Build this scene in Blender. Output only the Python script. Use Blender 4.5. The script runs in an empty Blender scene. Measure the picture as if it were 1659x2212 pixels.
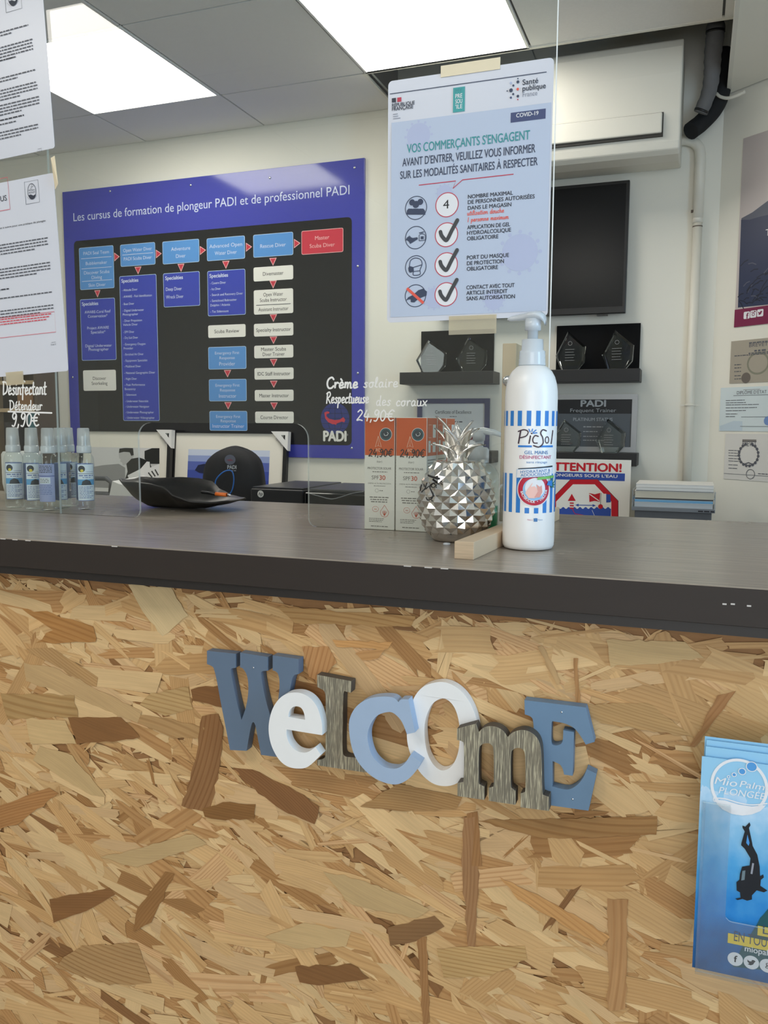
import bpy, bmesh, math, random
from mathutils import Vector, Matrix
random.seed(7)
PI = math.pi
SC = bpy.context.scene
COL = SC.collection

# ---------------------------------------------------------------- camera, exposure, world, lights
F, PW, PH = 1800.0, 1659.0, 2212.0
CAMZ = 1.247
YAW, PITCH, ROLL = math.radians(20.36), math.radians(6.05), math.radians(0.278)
_fw = Vector((-math.sin(YAW)*math.cos(PITCH), math.cos(YAW)*math.cos(PITCH), -math.sin(PITCH)))
_r0 = Vector((math.cos(YAW), math.sin(YAW), 0)); _u0 = _r0.cross(_fw)
RT = _r0*math.cos(ROLL) + _u0*math.sin(ROLL)
UP = -_r0*math.sin(ROLL) + _u0*math.cos(ROLL)
EYE = Vector((0, 0, CAMZ))
cam = bpy.data.cameras.new('camera'); cam_o = bpy.data.objects.new('camera', cam); COL.objects.link(cam_o)
cam.sensor_fit = 'HORIZONTAL'; cam.sensor_width = 36; cam.lens = 36*F/PW
cam.clip_start = .02
cam_o.matrix_world = Matrix(((RT.x, UP.x, -_fw.x, EYE.x), (RT.y, UP.y, -_fw.y, EYE.y), (RT.z, UP.z, -_fw.z, EYE.z), (0, 0, 0, 1)))
SC.camera = cam_o
vs = SC.view_settings
vs.view_transform = 'Standard'; vs.look = 'None'; vs.gamma = 1; vs.use_curve_mapping = False
vs.exposure = 0.0
SC.cycles.max_bounces = 10; SC.cycles.transparent_max_bounces = 24; SC.cycles.glossy_bounces = 5
SC.cycles.transmission_bounces = 8; SC.cycles.diffuse_bounces = 5
SC.cycles.caustics_reflective = False; SC.cycles.caustics_refractive = False
SC.cycles.sample_clamp_indirect = 6

PANEL_STRENGTH = 10.5
DAY_SIDE, DAY_FRONT = 34.0, 46.0
w = bpy.data.worlds.new('sky'); SC.world = w; w.use_nodes = True
w.node_tree.nodes['Background'].inputs[0].default_value = (.55, .72, 1, 1)
w.node_tree.nodes['Background'].inputs[1].default_value = 1.0
def area(name, loc, rot, sx, sy, energy, color):
    l = bpy.data.lights.new(name, 'AREA'); l.shape = 'RECTANGLE'; l.size = sx; l.size_y = sy
    l.energy = energy; l.color = color
    o = bpy.data.objects.new(name, l); o.location = loc; o.rotation_euler = rot; COL.objects.link(o); return o
area('daylight_side', (1.92, .33, 1.25), (0, math.radians(80), 0), 1.9, .75, DAY_SIDE, (.46, .74, 1))
area('daylight_front', (.5, -2.92, 1.25), (math.radians(80), 0, 0), 2.3, 2.0, DAY_FRONT, (1, .955, .89))

# ---------------------------------------------------------------- helpers
def ray(px, py):
    return RT*((px-PW/2)/F) - UP*((py-PH/2)/F) + _fw
def at(px, py, Y):
    d = ray(px, py); return EYE + d*(Y/d.y)
def onz(px, py, z):
    d = ray(px, py); return EYE + d*((z-CAMZ)/d.z)
def lin(c):
    c /= 255.0
    return c/12.92 if c <= .04045 else ((c+.055)/1.055)**2.4
def rgb(r, g, b): return (lin(r), lin(g), lin(b), 1)

MATS = {}
def nodes(m):
    m.use_nodes = True; nt = m.node_tree
    return nt, nt.nodes['Principled BSDF']
def mat(name, col, rough=.5, metal=0, spec=.5, noise=0, nscale=30, bump=0, stretch=(1, 1, 1), trans=0, sss=0, coat=0):
    if name in MATS: return MATS[name]
    m = bpy.data.materials.new(name); nt, b = nodes(m); N = nt.nodes; L = nt.links
    c = rgb(*col)
    b.inputs['Base Color'].default_value = c
    b.inputs['Roughness'].default_value = rough; b.inputs['Metallic'].default_value = metal
    b.inputs['Specular IOR Level'].default_value = spec
    b.inputs['Transmission Weight'].default_value = trans
    b.inputs['Coat Weight'].default_value = coat
    if noise or bump:
        tc = N.new('ShaderNodeTexCoord'); mp = N.new('ShaderNodeMapping'); mp.inputs['Scale'].default_value = stretch
        L.new(tc.outputs['Object'], mp.inputs[0])
        nz = N.new('ShaderNodeTexNoise'); nz.inputs['Scale'].default_value = nscale; nz.inputs['Detail'].default_value = 6
        L.new(mp.outputs[0], nz.inputs['Vector'])
        if noise:
            mx = N.new('ShaderNodeMix'); mx.data_type = 'RGBA'
            mx.inputs[6].default_value = tuple(max(0, x*(1-noise)) for x in c[:3])+(1,)
            mx.inputs[7].default_value = tuple(min(1, x*(1+noise)) for x in c[:3])+(1,)
            L.new(nz.outputs[0], mx.inputs[0]); L.new(mx.outputs[2], b.inputs['Base Color'])
        if bump:
            bp = N.new('ShaderNodeBump'); bp.inputs['Strength'].default_value = bump; bp.inputs['Distance'].default_value = .002
            L.new(nz.outputs[0], bp.inputs['Height']); L.new(bp.outputs[0], b.inputs['Normal'])
    MATS[name] = m; return m
def ink(name, col, rough=.45): return mat(name, col, rough, spec=.35)
def clear(name, tint=(250, 252, 252), refl=1.0, rough=.0, milk=0, milkcol=(235, 240, 245), ior=1.49):
    """thin clear plastic: what passes straight through plus the Fresnel mirror of its surface"""
    if name in MATS: return MATS[name]
    m = bpy.data.materials.new(name); m.use_nodes = True; nt = m.node_tree; N = nt.nodes; L = nt.links
    N.remove(N['Principled BSDF']); out = N['Material Output']
    tr = N.new('ShaderNodeBsdfTransparent'); tr.inputs[0].default_value = rgb(*tint)
    gl = N.new('ShaderNodeBsdfGlossy'); gl.inputs['Roughness'].default_value = rough
    gl.inputs['Color'].default_value = (refl, refl, refl, 1)
    fr = N.new('ShaderNodeFresnel'); ge = N.new('ShaderNodeNewGeometry'); mi = N.new('ShaderNodeMapRange')
    mi.inputs[3].default_value = ior; mi.inputs[4].default_value = 1/ior      # the same mirror on the far face as on the near one
    L.new(ge.outputs['Backfacing'], mi.inputs[0]); L.new(mi.outputs[0], fr.inputs[0])
    mx = N.new('ShaderNodeMixShader'); L.new(fr.outputs[0], mx.inputs[0])
    src = tr
    if milk:
        df = N.new('ShaderNodeBsdfDiffuse'); df.inputs[0].default_value = rgb(*milkcol)
        tl = N.new('ShaderNodeBsdfTranslucent'); tl.inputs[0].default_value = rgb(*milkcol)
        m3 = N.new('ShaderNodeMixShader'); m3.inputs[0].default_value = .3
        L.new(df.outputs[0], m3.inputs[1]); L.new(tl.outputs[0], m3.inputs[2])
        m2 = N.new('ShaderNodeMixShader'); m2.inputs[0].default_value = milk
        L.new(tr.outputs[0], m2.inputs[1]); L.new(m3.outputs[0], m2.inputs[2]); src = m2
    L.new(src.outputs[0], mx.inputs[1]); L.new(gl.outputs[0], mx.inputs[2]); L.new(mx.outputs[0], out.inputs[0])
    MATS[name] = m; return m
def emit(name, col, s):
    m = bpy.data.materials.new(name); m.use_nodes = True; nt = m.node_tree; N = nt.nodes
    N.remove(N['Principled BSDF']); e = N.new('ShaderNodeEmission')
    e.inputs[0].default_value = col; e.inputs[1].default_value = s
    nt.links.new(e.outputs[0], N['Material Output'].inputs[0]); MATS[name] = m; return m

def tag(o, label, cat, group=None):
    o['label'] = label; o['category'] = cat
    if group: o['group'] = group
    return o
def thing(name, label, cat, loc=(0, 0, 0), rot=(0, 0, 0), group=None):
    o = bpy.data.objects.new(name, None); COL.objects.link(o); o.empty_display_size = .05
    o.location = loc; o.rotation_euler = rot if not isinstance(rot, (int, float)) else (0, 0, rot)
    o['M'] = 0
    del o['M']
    return tag(o, label, cat, group)
def mtx(o):
    m = Matrix.Translation(o.location) @ o.rotation_euler.to_matrix().to_4x4()
    return (mtx(o.parent) @ m) if o.parent else m

class MB:
    def __init__(s): s.v = []; s.f = []; s.m = []; s.mats = []; s.sm = []
    def mi(s, m):
        if m not in s.mats: s.mats.append(m)
        return s.mats.index(m)
    def add(s, vs, fs, m, smooth=False):
        k = len(s.v); s.v += [tuple(p) for p in vs]; i = s.mi(m)
        for f in fs: s.f.append([k+a for a in f]); s.m.append(i); s.sm.append(smooth)
        return s
    def box(s, x0, x1, y0, y1, z0, z1, m, M=None):
        vs = [Vector((x, y, z)) for z in (z0, z1) for y in (y0, y1) for x in (x0, x1)]
        if M: vs = [M @ p for p in vs]
        return s.add(vs, [(0, 2, 3, 1), (4, 5, 7, 6), (0, 1, 5, 4), (2, 6, 7, 3), (0, 4, 6, 2), (1, 3, 7, 5)], m)
    def lathe(s, prof, m, c=(0, 0, 0), seg=40, smooth=True, caps=True, M=None, sx=1, sy=1):
        vs = []
        for r, z in prof:
            for k in range(seg):
                a = 2*PI*k/seg; p = Vector((c[0]+r*sx*math.cos(a), c[1]+r*sy*math.sin(a), c[2]+z))
                vs.append(M @ p if M else p)
        fs = []
        for i in range(len(prof)-1):
            for k in range(seg):
                k2 = (k+1) % seg; fs.append((i*seg+k, i*seg+k2, (i+1)*seg+k2, (i+1)*seg+k))
        s.add(vs, fs, m, smooth)
        if caps:
            if prof[0][0] > 1e-6: s.add(vs[:seg], [tuple(range(seg))[::-1]], m)
            if prof[-1][0] > 1e-6: s.add(vs[-seg:], [tuple(range(seg))], m)
        return s
    def tube(s, path, r, m, seg=10, smooth=True, closed=False):
        path = [Vector(p) for p in path]; n = len(path); rs = r if isinstance(r, (list, tuple)) else [r]*n
        vs = []; prev = None
        for i, p in enumerate(path):
            if closed: t = path[(i+1) % n]-path[i-1]
            else: t = path[min(i+1, n-1)]-path[max(i-1, 0)]
            t.normalize()
            if prev is None:
                a = Vector((0, 0, 1)) if abs(t.z) < .9 else Vector((1, 0, 0)); u = t.cross(a).normalized()
            else: u = (prev-t*prev.dot(t)).normalized()
            prev = u; v = t.cross(u)
            for k in range(seg):
                a = 2*PI*k/seg; vs.append(p+(u*math.cos(a)+v*math.sin(a))*rs[i])
        fs = []
        for i in range(n if closed else n-1):
            j = (i+1) % n
            for k in range(seg):
                k2 = (k+1) % seg; fs.append((i*seg+k, i*seg+k2, j*seg+k2, j*seg+k))
        s.add(vs, fs, m, smooth)
        if not closed: s.add(vs[:seg], [tuple(range(seg))[::-1]], m); s.add(vs[-seg:], [tuple(range(seg))], m)
        return s
    def build(s, name, parent=None, world=True, bevel=0, bseg=2, weld=True):
        me = bpy.data.meshes.new(name)
        vs = s.v
        if parent is not None and world:
            Mi = mtx(parent).inverted(); vs = [Mi @ Vector(p) for p in vs]
        me.from_pydata([tuple(p) for p in vs], [], s.f)
        for m in s.mats: me.materials.append(m)
        for p, i, sm in zip(me.polygons, s.m, s.sm): p.material_index = i; p.use_smooth = sm
        bm = bmesh.new(); bm.from_mesh(me)
        if weld: bmesh.ops.remove_doubles(bm, verts=bm.verts, dist=1e-6)
        bmesh.ops.recalc_face_normals(bm, faces=bm.faces)
        bm.to_mesh(me); bm.free()
        o = bpy.data.objects.new(name, me); COL.objects.link(o)
        if parent is not None: o.parent = parent
        if bevel:
            b = o.modifiers.new('bevel', 'BEVEL'); b.width = bevel; b.segments = bseg; b.limit_method = 'ANGLE'; b.angle_limit = .6
        return o
def struct(o): o['kind'] = 'structure'; return o

def catmull(pts, closed=False, sub=6):
    """smooth a contour; points with a third value 1 stay sharp corners"""
    n = len(pts); out = []
    P = [Vector((p[0], p[1])) for p in pts]; C = [len(p) > 2 and p[2] == 1 for p in pts]
    last = n if closed else n-1
    for i in range(last):
        p1, p2 = P[i], P[(i+1) % n]
        p0 = P[i-1] if (closed or i > 0) and not C[i] else p1-(p2-p1)*.0
        p3 = P[(i+2) % n] if (closed or i+2 < n) and not C[(i+1) % n] else p2
        if C[i] and C[(i+1) % n]: out.append(p1); continue
        for k in range(sub):
            t = k/sub
            out.append(.5*((2*p1)+(p2-p0)*t+(2*p0-5*p1+4*p2-p3)*t*t+(3*p1-p0-3*p2+p3)*t**3))
    if not closed: out.append(P[-1])
    return [(p.x, p.y) for p in out]

def curve_mesh(contours, extrude=0, bevel=0):
    c = bpy.data.curves.new('t', 'CURVE'); c.dimensions = '2D'; c.fill_mode = 'BOTH'; c.extrude = extrude; c.bevel_depth = bevel
    c.bevel_resolution = 1
    if bevel: c.offset = -bevel
    for ct in contours:
        sp = c.splines.new('POLY'); sp.points.add(len(ct)-1)
        for p, q in zip(sp.points, ct): p.co = (q[0], q[1], 0, 1)
        sp.use_cyclic_u = True
    o = bpy.data.objects.new('t', c); me = bpy.data.meshes.new_from_object(o)
    vs = [tuple(v.co) for v in me.vertices]; fs = [tuple(p.vertices) for p in me.polygons]
    bpy.data.objects.remove(o); bpy.data.curves.remove(c); bpy.data.meshes.remove(me)
    return vs, fs

_TC = {}
def text_mesh(s, bold=0):
    k = (s, bold)
    if k not in _TC:
        c = bpy.data.curves.new('t', 'FONT'); c.body = s; c.size = 1; c.offset = bold; c.fill_mode = 'BOTH'; c.resolution_u = 4
        o = bpy.data.objects.new('t', c); me = bpy.data.meshes.new_from_object(o)
        vs = [(v.co.x, v.co.y) for v in me.vertices]; fs = [tuple(p.vertices) for p in me.polygons]
        bpy.data.objects.remove(o); bpy.data.curves.remove(c); bpy.data.meshes.remove(me)
        x0 = min(v[0] for v in vs); x1 = max(v[0] for v in vs)
        _TC[k] = (vs, fs, x0, x1)
    return _TC[k]
_h = text_mesh('H'); CAP = max(v[1] for v in _h[0])

# one-stroke handwriting glyphs: list of strokes, baseline 0, x-height .5
SG = {
 'C': (.62, [[(.58, .8), (.4, .98), (.12, .8), (.05, .4), (.2, .05), (.45, .02), (.62, .2)]]),
 'D': (.66, [[(.1, .95), (.1, .02)], [(.0, .92), (.35, .9), (.6, .6), (.5, .2), (.1, .02)]]),
 'R': (.66, [[(.12, .0), (.12, .95)], [(.0, .85), (.35, 1), (.52, .75), (.3, .5), (.14, .48), (.4, .25), (.62, .0)]]),
 'T': (.6, [[(.0, .95), (.6, .98)], [(.3, .95), (.28, 0)]]),
 'I': (.3, [[(.12, .95), (.1, 0)]]), 'P': (.55, [[(.1, 0), (.1, .95), (.45, .85), (.4, .5), (.1, .45)]]),
 'S': (.55, [[(.5, .85), (.3, .97), (.1, .8), (.2, .55), (.45, .4), (.45, .12), (.2, .0), (.02, .15)]]),
 'r': (.36, [[(.06, .5), (.1, .0), (.1, .3), (.22, .5), (.36, .46)]]),
 'e': (.44, [[(.06, .24), (.34, .3), (.32, .48), (.16, .5), (.06, .25), (.16, .02), (.42, .1)]]),
 'è': (.44, [[(.06, .24), (.34, .3), (.32, .48), (.16, .5), (.06, .25), (.16, .02), (.42, .1)], [(.12, .82), (.24, .66)]]),
 'é': (.44, [[(.06, .24), (.34, .3), (.32, .48), (.16, .5), (.06, .25), (.16, .02), (.42, .1)], [(.2, .64), (.32, .82)]]),
 'm': (.66, [[(.05, .5), (.06, .0), (.08, .35), (.2, .5), (.28, .38), (.28, .0), (.32, .38), (.44, .5), (.52, .38), (.54, .05), (.64, .04)]]),
 'n': (.46, [[(.05, .5), (.06, .0), (.08, .35), (.22, .5), (.34, .38), (.35, .05), (.45, .04)]]),
 's': (.38, [[(.34, .44), (.2, .5), (.1, .38), (.24, .26), (.3, .1), (.16, .0), (.03, .08)]]),
 'o': (.46, [[(.24, .5), (.08, .4), (.06, .14), (.2, .0), (.36, .12), (.36, .38), (.24, .5), (.44, .46)]]),
 'l': (.28, [[(.04, .1), (.2, .7), (.16, .98), (.08, .8), (.1, .1), (.26, .04)]]),
 'a': (.48, [[(.36, .44), (.2, .5), (.06, .3), (.12, .02), (.3, .1), (.36, .46), (.36, .08), (.48, .04)]]),
 'i': (.22, [[(.08, .5), (.08, .06), (.2, .03)], [(.09, .7), (.1, .74)]]),
 'p': (.46, [[(.08, .5), (.08, -.4)], [(.08, .36), (.24, .5), (.38, .3), (.26, .02), (.1, .08)]]),
 'c': (.38, [[(.34, .42), (.2, .5), (.06, .28), (.14, .02), (.36, .08)]]),
 't': (.32, [[(.14, .85), (.12, .08), (.3, .03)], [(.0, .52), (.3, .55)]]),
 'u': (.46, [[(.05, .5), (.06, .1), (.2, .0), (.34, .14), (.34, .5), (.34, .06), (.46, .03)]]),
 'd': (.48, [[(.36, .4), (.2, .5), (.06, .3), (.12, .02), (.3, .08), (.37, .5), (.38, .98), (.38, .06), (.48, .03)]]),
 'f': (.34, [[(.36, .92), (.22, .98), (.16, .8), (.14, -.35)], [(.0, .5), (.32, .5)]]),
 'x': (.42, [[(.02, .5), (.34, .02)], [(.36, .5), (.02, .02)]]),
 '2': (.5, [[(.06, .8), (.25, .98), (.42, .75), (.25, .4), (.04, .05), (.25, .1), (.48, .03)]]),
 '4': (.5, [[(.22, .95), (.05, .4), (.46, .38)], [(.36, .62), (.32, .0)]]),
 '9': (.48, [[(.4, .85), (.2, .97), (.08, .7), (.25, .5), (.42, .8), (.4, .4), (.26, .0), (.08, .02)]]),
 '0': (.48, [[(.24, .96), (.06, .7), (.08, .2), (.24, .0), (.4, .25), (.42, .72), (.24, .96)]]),
 ',': (.2, [[(.1, .1), (.05, -.12)]]),
 '€': (.6, [[(.56, .85), (.38, .97), (.16, .7), (.15, .3), (.34, .02), (.56, .1)], [(.0, .6), (.42, .62)], [(.0, .38), (.4, .4)]]),
 'h': (.46, [[(.06, .98), (.07, .0), (.09, .34), (.22, .5), (.34, .38), (.35, .05), (.45, .04)]]), '1': (.3, [[(.05, .75), (.2, .96), (.18, 0)]]),
 ' ': (.35, []), "'": (.15, [[(.08, .98), (.06, .75)]]),
}

class Sheet:
    """flat printing in the plane of a thing: x right, z up, front towards -y (all in the thing's own frame)"""
    def __init__(s, parent, y=0, step=1.2e-4):
        s.p = parent; s.M = mtx(parent); s.Mi = s.M.inverted(); s.y = y; s.step = step; s.mb = MB()
        s.map = None
    def uv(s, px, py):
        n = s.M.to_3x3() @ Vector((0, -1, 0)); o = s.M @ Vector((0, s.y, 0)); d = ray(px, py)
        q = s.Mi @ (EYE + d*(n.dot(o-EYE)/n.dot(d))); return q.x, q.z
    def raw(s, vs, fs, m, lay=1):
        s.n = (getattr(s, 'n', 0)+1) % 45                          # overprinted strokes never lie in exactly one plane
        s.mb.add([(x, s.y-(lay+s.n/50)*s.step, z) for x, z in vs], fs, m)
    def poly(s, pts, m, lay=1): s.raw(pts, [tuple(range(len(pts)))], m, lay)
    def fill(s, contours, m, lay=1):
        vs, fs = curve_mesh(contours); s.raw([(v[0], v[1]) for v in vs], fs, m, lay)
    def rect(s, x0, z0, x1, z1, m, lay=1): s.poly([(x0, z0), (x1, z0), (x1, z1), (x0, z1)], m, lay)
    def rrect(s, x0, z0, x1, z1, r, m, lay=1, n=5):
        pts = []
        for cx, cz, a0 in ((x1-r, z0+r, -PI/2), (x1-r, z1-r, 0), (x0+r, z1-r, PI/2), (x0+r, z0+r, PI)):
            for k in range(n+1):
                a = a0+PI/2*k/n; pts.append((cx+r*math.cos(a), cz+r*math.sin(a)))
        s.poly(pts, m, lay)
    def disc(s, x, z, r, m, lay=1, n=32, rz=None):
        rz = rz or r; s.poly([(x+r*math.cos(2*PI*k/n), z+rz*math.sin(2*PI*k/n)) for k in range(n)], m, lay)
    def ring(s, x, z, r, wd, m, lay=1, n=40, a0=0, a1=2*PI, rz=None):
        rz = rz or r; vs = []; fs = []
        for k in range(n+1):
            a = a0+(a1-a0)*k/n
            vs += [(x+r*math.cos(a), z+rz*math.sin(a)), (x+(r-wd)*math.cos(a), z+(rz-wd)*math.sin(a))]
            if k: fs.append((2*k-2, 2*k, 2*k+1, 2*k-1))
        s.raw(vs, fs, m, lay)
    def line(s, pts, wd, m, lay=1, caps=False):
        P = [Vector(p) for p in pts]
        n = len(P); vs = []; fs = []
        for i in range(n):
            t = (P[min(i+1, n-1)]-P[max(i-1, 0)])
            if t.length < 1e-9: t = Vector((1, 0))
            t.normalize(); nn = Vector((-t.y, t.x))*wd/2
            vs += [tuple(P[i]+nn), tuple(P[i]-nn)]
            if i: fs.append((2*i-2, 2*i-1, 2*i+1, 2*i))
        s.n = (getattr(s, 'n', 0)+1) % 45
        s.mb.add([(x, s.y-(lay+s.n/50+.4*k/len(vs))*s.step, z) for k, (x, z) in enumerate(vs)], fs, m)   # a stroke climbs a hair so it can cross itself
        if caps:
            s.disc(P[0].x, P[0].y, wd/2, m, lay, 10); s.disc(P[-1].x, P[-1].y, wd/2, m, lay, 10)
    def text(s, t, x, z, h, m, w=None, al='L', bold=0, slant=0, lay=2, rot=0, wmax=None):
        vs, fs, x0, x1 = text_mesh(t); k = h/CAP; kx = k
        if w: kx = w/(x1-x0)
        W = (x1-x0)*kx; ox = x-(0 if al == 'L' else W/2 if al == 'C' else W)
        c_, s_ = math.cos(rot), math.sin(rot); out = []
        for vx, vz in vs:
            a = (vx-x0)*kx+slant*vz*k; b = vz*k
            if rot:
                a2 = a-(x-ox); out.append((x+a2*c_-b*s_, z+a2*s_+b*c_))
            else: out.append((ox+a, z+b))
        d = bold*k*.9
        for dx, dz in (((-d, 0), (d, 0), (0, d*.7), (0, -d*.7)) if bold else ((0, 0),)): s.raw([(p+dx, q+dz) for p, q in out], fs, m, lay)
    def pxtext(s, t, l, r, hpx, m, bold=0, lay=2, slant=0):
        a = s.uv(*l); b = s.uv(*r); c = s.uv(l[0], l[1]-hpx)
        rot = math.atan2(b[1]-a[1], b[0]-a[0])
        if abs(rot) < .035: rot = 0
        s.text(t, a[0], a[1] if rot else (a[1]+b[1])/2, math.hypot(c[0]-a[0], c[1]-a[1]), m, w=math.hypot(b[0]-a[0], b[1]-a[1]), bold=bold, lay=lay, rot=rot, slant=slant)
    def arc_text(s, t, x, z, r, a0, a1, h, m, bold=0, lay=3, inward=False):
        n = len(t)
        for i, ch in enumerate(t):
            a = a0+(a1-a0)*(i+.5)/n
            if ch == ' ': continue
            rot = a+PI/2 if inward else a-PI/2
            s.text(ch, x+r*math.cos(a), z+r*math.sin(a), h, m, al='C', bold=bold, lay=lay, rot=rot if abs(rot) > 1e-4 else 1e-4)
    def greek(s, x0, x1, z, h, m, lay=2, rnd=None, wl=3.2):
        """a line of print too small to read in the photograph, as word-length dashes"""
        rnd = rnd or random; x = x0
        while x < x1-h*.5:
            L = min(h*wl*rnd.uniform(.5, 1.5), x1-x); s.rect(x, z, x+L, z+h, m, lay); x += L+h*.8
    def hand(s, t, x, z, h, wd, m, w=None, lay=3, slant=.12, rot=0, jitter=.0):
        tot = sum(SG[c][0]+.06 for c in t); k = h; kx = (w/tot) if w else h; cx = 0
        for c in t:
            adv, st = SG[c]
            for q in st:
                pts = catmull(q, False, 5) if len(q) > 2 else [tuple(p) for p in q]
                out = []
                for a, b in pts:
                    X = (cx+a)*kx+slant*b*k; Z = b*k
                    out.append((x+X*math.cos(rot)-Z*math.sin(rot), z+X*math.sin(rot)+Z*math.cos(rot)))
                s.line(out, wd, m, lay, True)
            cx += adv+.06
    def build(s, name, cyl=None, step=.002, parent=None):
        """cyl=(radius): wrap the sheet round the thing's axis"""
        if cyl:
            me = bpy.data.meshes.new('t'); me.from_pydata(s.mb.v, [], s.mb.f)
            for p, i in zip(me.polygons, s.mb.m): p.material_index = i
            bm = bmesh.new(); bm.from_mesh(me); bpy.data.meshes.remove(me)
            xs = [v.co.x for v in bm.verts]; k0, k1 = int(min(xs)/step)-1, int(max(xs)/step)+1
            for k in range(k0, k1+1):
                bmesh.ops.bisect_plane(bm, geom=bm.verts[:]+bm.edges[:]+bm.faces[:], plane_co=(k*step+1e-5, 0, 0), plane_no=(1, 0, 0), dist=1e-7)
            for v in bm.verts:
                th = v.co.x/cyl; r = cyl+(s.y-v.co.y)
                v.co = (r*math.sin(th), -r*math.cos(th), v.co.z)
            bm.normal_update()
            for f in bm.faces:
                c = f.calc_center_median()
                if f.normal.x*c.x+f.normal.y*c.y < 0: f.normal_flip()
            nm = bpy.data.meshes.new(name); bm.to_mesh(nm); bm.free()
            for m in s.mb.mats: nm.materials.append(m)
            o = bpy.data.objects.new(name, nm); COL.objects.link(o); o.parent = parent or s.p; return o
        me = bpy.data.meshes.new(name); me.from_pydata(s.mb.v, [], s.mb.f)
        for m in s.mb.mats: me.materials.append(m)
        for p, i in zip(me.polygons, s.mb.m): p.material_index = i
        bm = bmesh.new(); bm.from_mesh(me)
        for f in bm.faces:
            f.normal_update()
            if f.normal.y > 0: f.normal_flip()
        bm.to_mesh(me); bm.free()
        o = bpy.data.objects.new(name, me); COL.objects.link(o); o.parent = parent or s.p; return o

def dup(root, loc, rot, label=None, group=None):
    r = root.copy(); COL.objects.link(r); r.location = loc; r.rotation_euler = rot
    if label: r['label'] = label
    if group: r['group'] = group
    for ch in list(root.children):
        c = ch.copy(); COL.objects.link(c); c.parent = r
        for g in list(ch.children):
            d = g.copy(); COL.objects.link(d); d.parent = c
    return r

# ---------------------------------------------------------------- the setting
YW = 3.372
ZC = 2.537
M_wall = mat('wall paint', (236, 233, 222), .75, noise=.03, nscale=3, bump=.08)
M_ceil = mat('ceiling tile', (230, 229, 226), .9, noise=.04, nscale=120, bump=.15)
M_seam = mat('ceiling seam', (95, 95, 94), .8)
M_trim = mat('trim paint', (225, 222, 212), .6, noise=.03, nscale=8)
M_floor = mat('floor tile', (150, 145, 138), .4, noise=.1, nscale=6)
M_black = mat('black plastic', (22, 23, 25), .35, noise=.15, nscale=60)
M_void = mat('bare void', (50, 48, 47), .9, noise=.3, nscale=9)
A = math.radians(40); CX, CY = .05, YW                       # the angled wall starts at this corner
ex, ey = CX+2.5*math.cos(A), CY-2.5*math.sin(A)

b = MB(); b.box(-4.3, 2.2, -3.1, 3.6, -.08, 0, M_floor); struct(b.build('floor'))
b = MB(); b.box(-4.3, CX, YW, YW+.1, 0, 3.0, M_wall); b.box(CX, .35, YW+.12, YW+.2, 0, 3.0, M_wall); struct(b.build('wall_back'))
b = MB()
nx, ny = math.sin(A), math.cos(A)
P = [(CX, CY), (ex, ey), (ex+.1*nx, ey+.1*ny), (CX+.1*nx, CY+.1*ny)]
b.add([(x, y, z) for z in (0, 3.0) for x, y in P], [(0, 1, 2, 3), (4, 5, 6, 7), (0, 1, 5, 4), (1, 2, 6, 5), (2, 3, 7, 6), (3, 0, 4, 7)], M_wall)
struct(b.build('wall_right'))
b = MB(); b.box(ex, ex+.1, .75, ey, 0, 2.56, M_wall); b.box(ex, ex+.1, -3.1, -.75, 0, 2.56, M_wall)
b.box(ex, ex+.1, -.75, .75, 0, .2, M_wall); b.box(ex, ex+.1, -.75, .75, 2.3, 2.56, M_wall); struct(b.build('wall_side'))
b = MB(); b.box(-4.3, -.7, -3.1, -3, 0, 2.56, M_wall); b.box(1.7, ex, -3.1, -3, 0, 2.56, M_wall)
b.box(-.7, 1.7, -3.1, -3, 2.3, 2.56, M_wall); b.box(-.7, 1.7, -3.1, -3, 0, .15, M_wall); struct(b.build('wall_front'))
b = MB(); b.box(-4.3, -4.2, -3, YW, 0, 2.56, M_wall); struct(b.build('wall_left'))
M_alu = mat('window aluminium', (200, 202, 205), .4, metal=.6)
M_pane = clear('window glass', (245, 250, 250))
b = MB()
for y in (-.75, .7): b.box(ex+.02, ex+.08, y, y+.05, .2, 2.3, M_alu)
b.box(ex+.02, ex+.08, -.75, .75, .2, .25, M_alu); b.box(ex+.02, ex+.08, -.75, .75, 2.25, 2.3, M_alu)
b.box(ex+.048, ex+.052, -.7, .7, .25, 2.25, M_pane); struct(b.build('window_1'))
b = MB()
for x in (-.7, .5, 1.65): b.box(x, x+.05, -3.08, -3.02, .15, 2.3, M_alu)
b.box(-.7, 1.7, -3.08, -3.02, .15, .2, M_alu); b.box(-.7, 1.7, -3.08, -3.02, 2.25, 2.3, M_alu)
b.box(-.65, 1.65, -3.052, -3.048, .2, 2.25, M_pane); struct(b.build('window_2'))

# suspended ceiling of square tiles, one strip of them missing above the air conditioner
TX = [-.585+.615*k for k in range(-6, 5)]; TY = [3.01-.615*k for k in range(0, 11)]
LIGHTS = {(3, 0), (5, 0), (3, 5), (5, 5)}
def cell(i, j): return TX[i], TX[i+1], TY[j+1], TY[j]
b = MB(); g = .004
for i in range(len(TX)-1):
    for j in range(len(TY)-1):
        if (i, j) in LIGHTS: continue
        x0, x1, y0, y1 = cell(i, j); b.box(x0+g, x1-g, y0+g, y1-g, ZC, ZC+.006, M_ceil)
    if TX[i+1] < -1.19: b.box(TX[i]+g, TX[i+1]-g, 3.01+g, YW-.003, ZC, ZC+.006, M_ceil)
b.box(-4.2, ex, -3, 3.01, ZC+.006, ZC+.02, M_seam); b.box(-4.2, -1.2, 3.01, YW, ZC+.006, ZC+.02, M_seam)
b.box(-1.2, .06, 2.998, 3.012, ZC-.004, ZC+.03, M_trim); b.box(-1.212, -1.2, 3.012, YW, ZC-.002, ZC+.03, M_trim)
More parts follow.
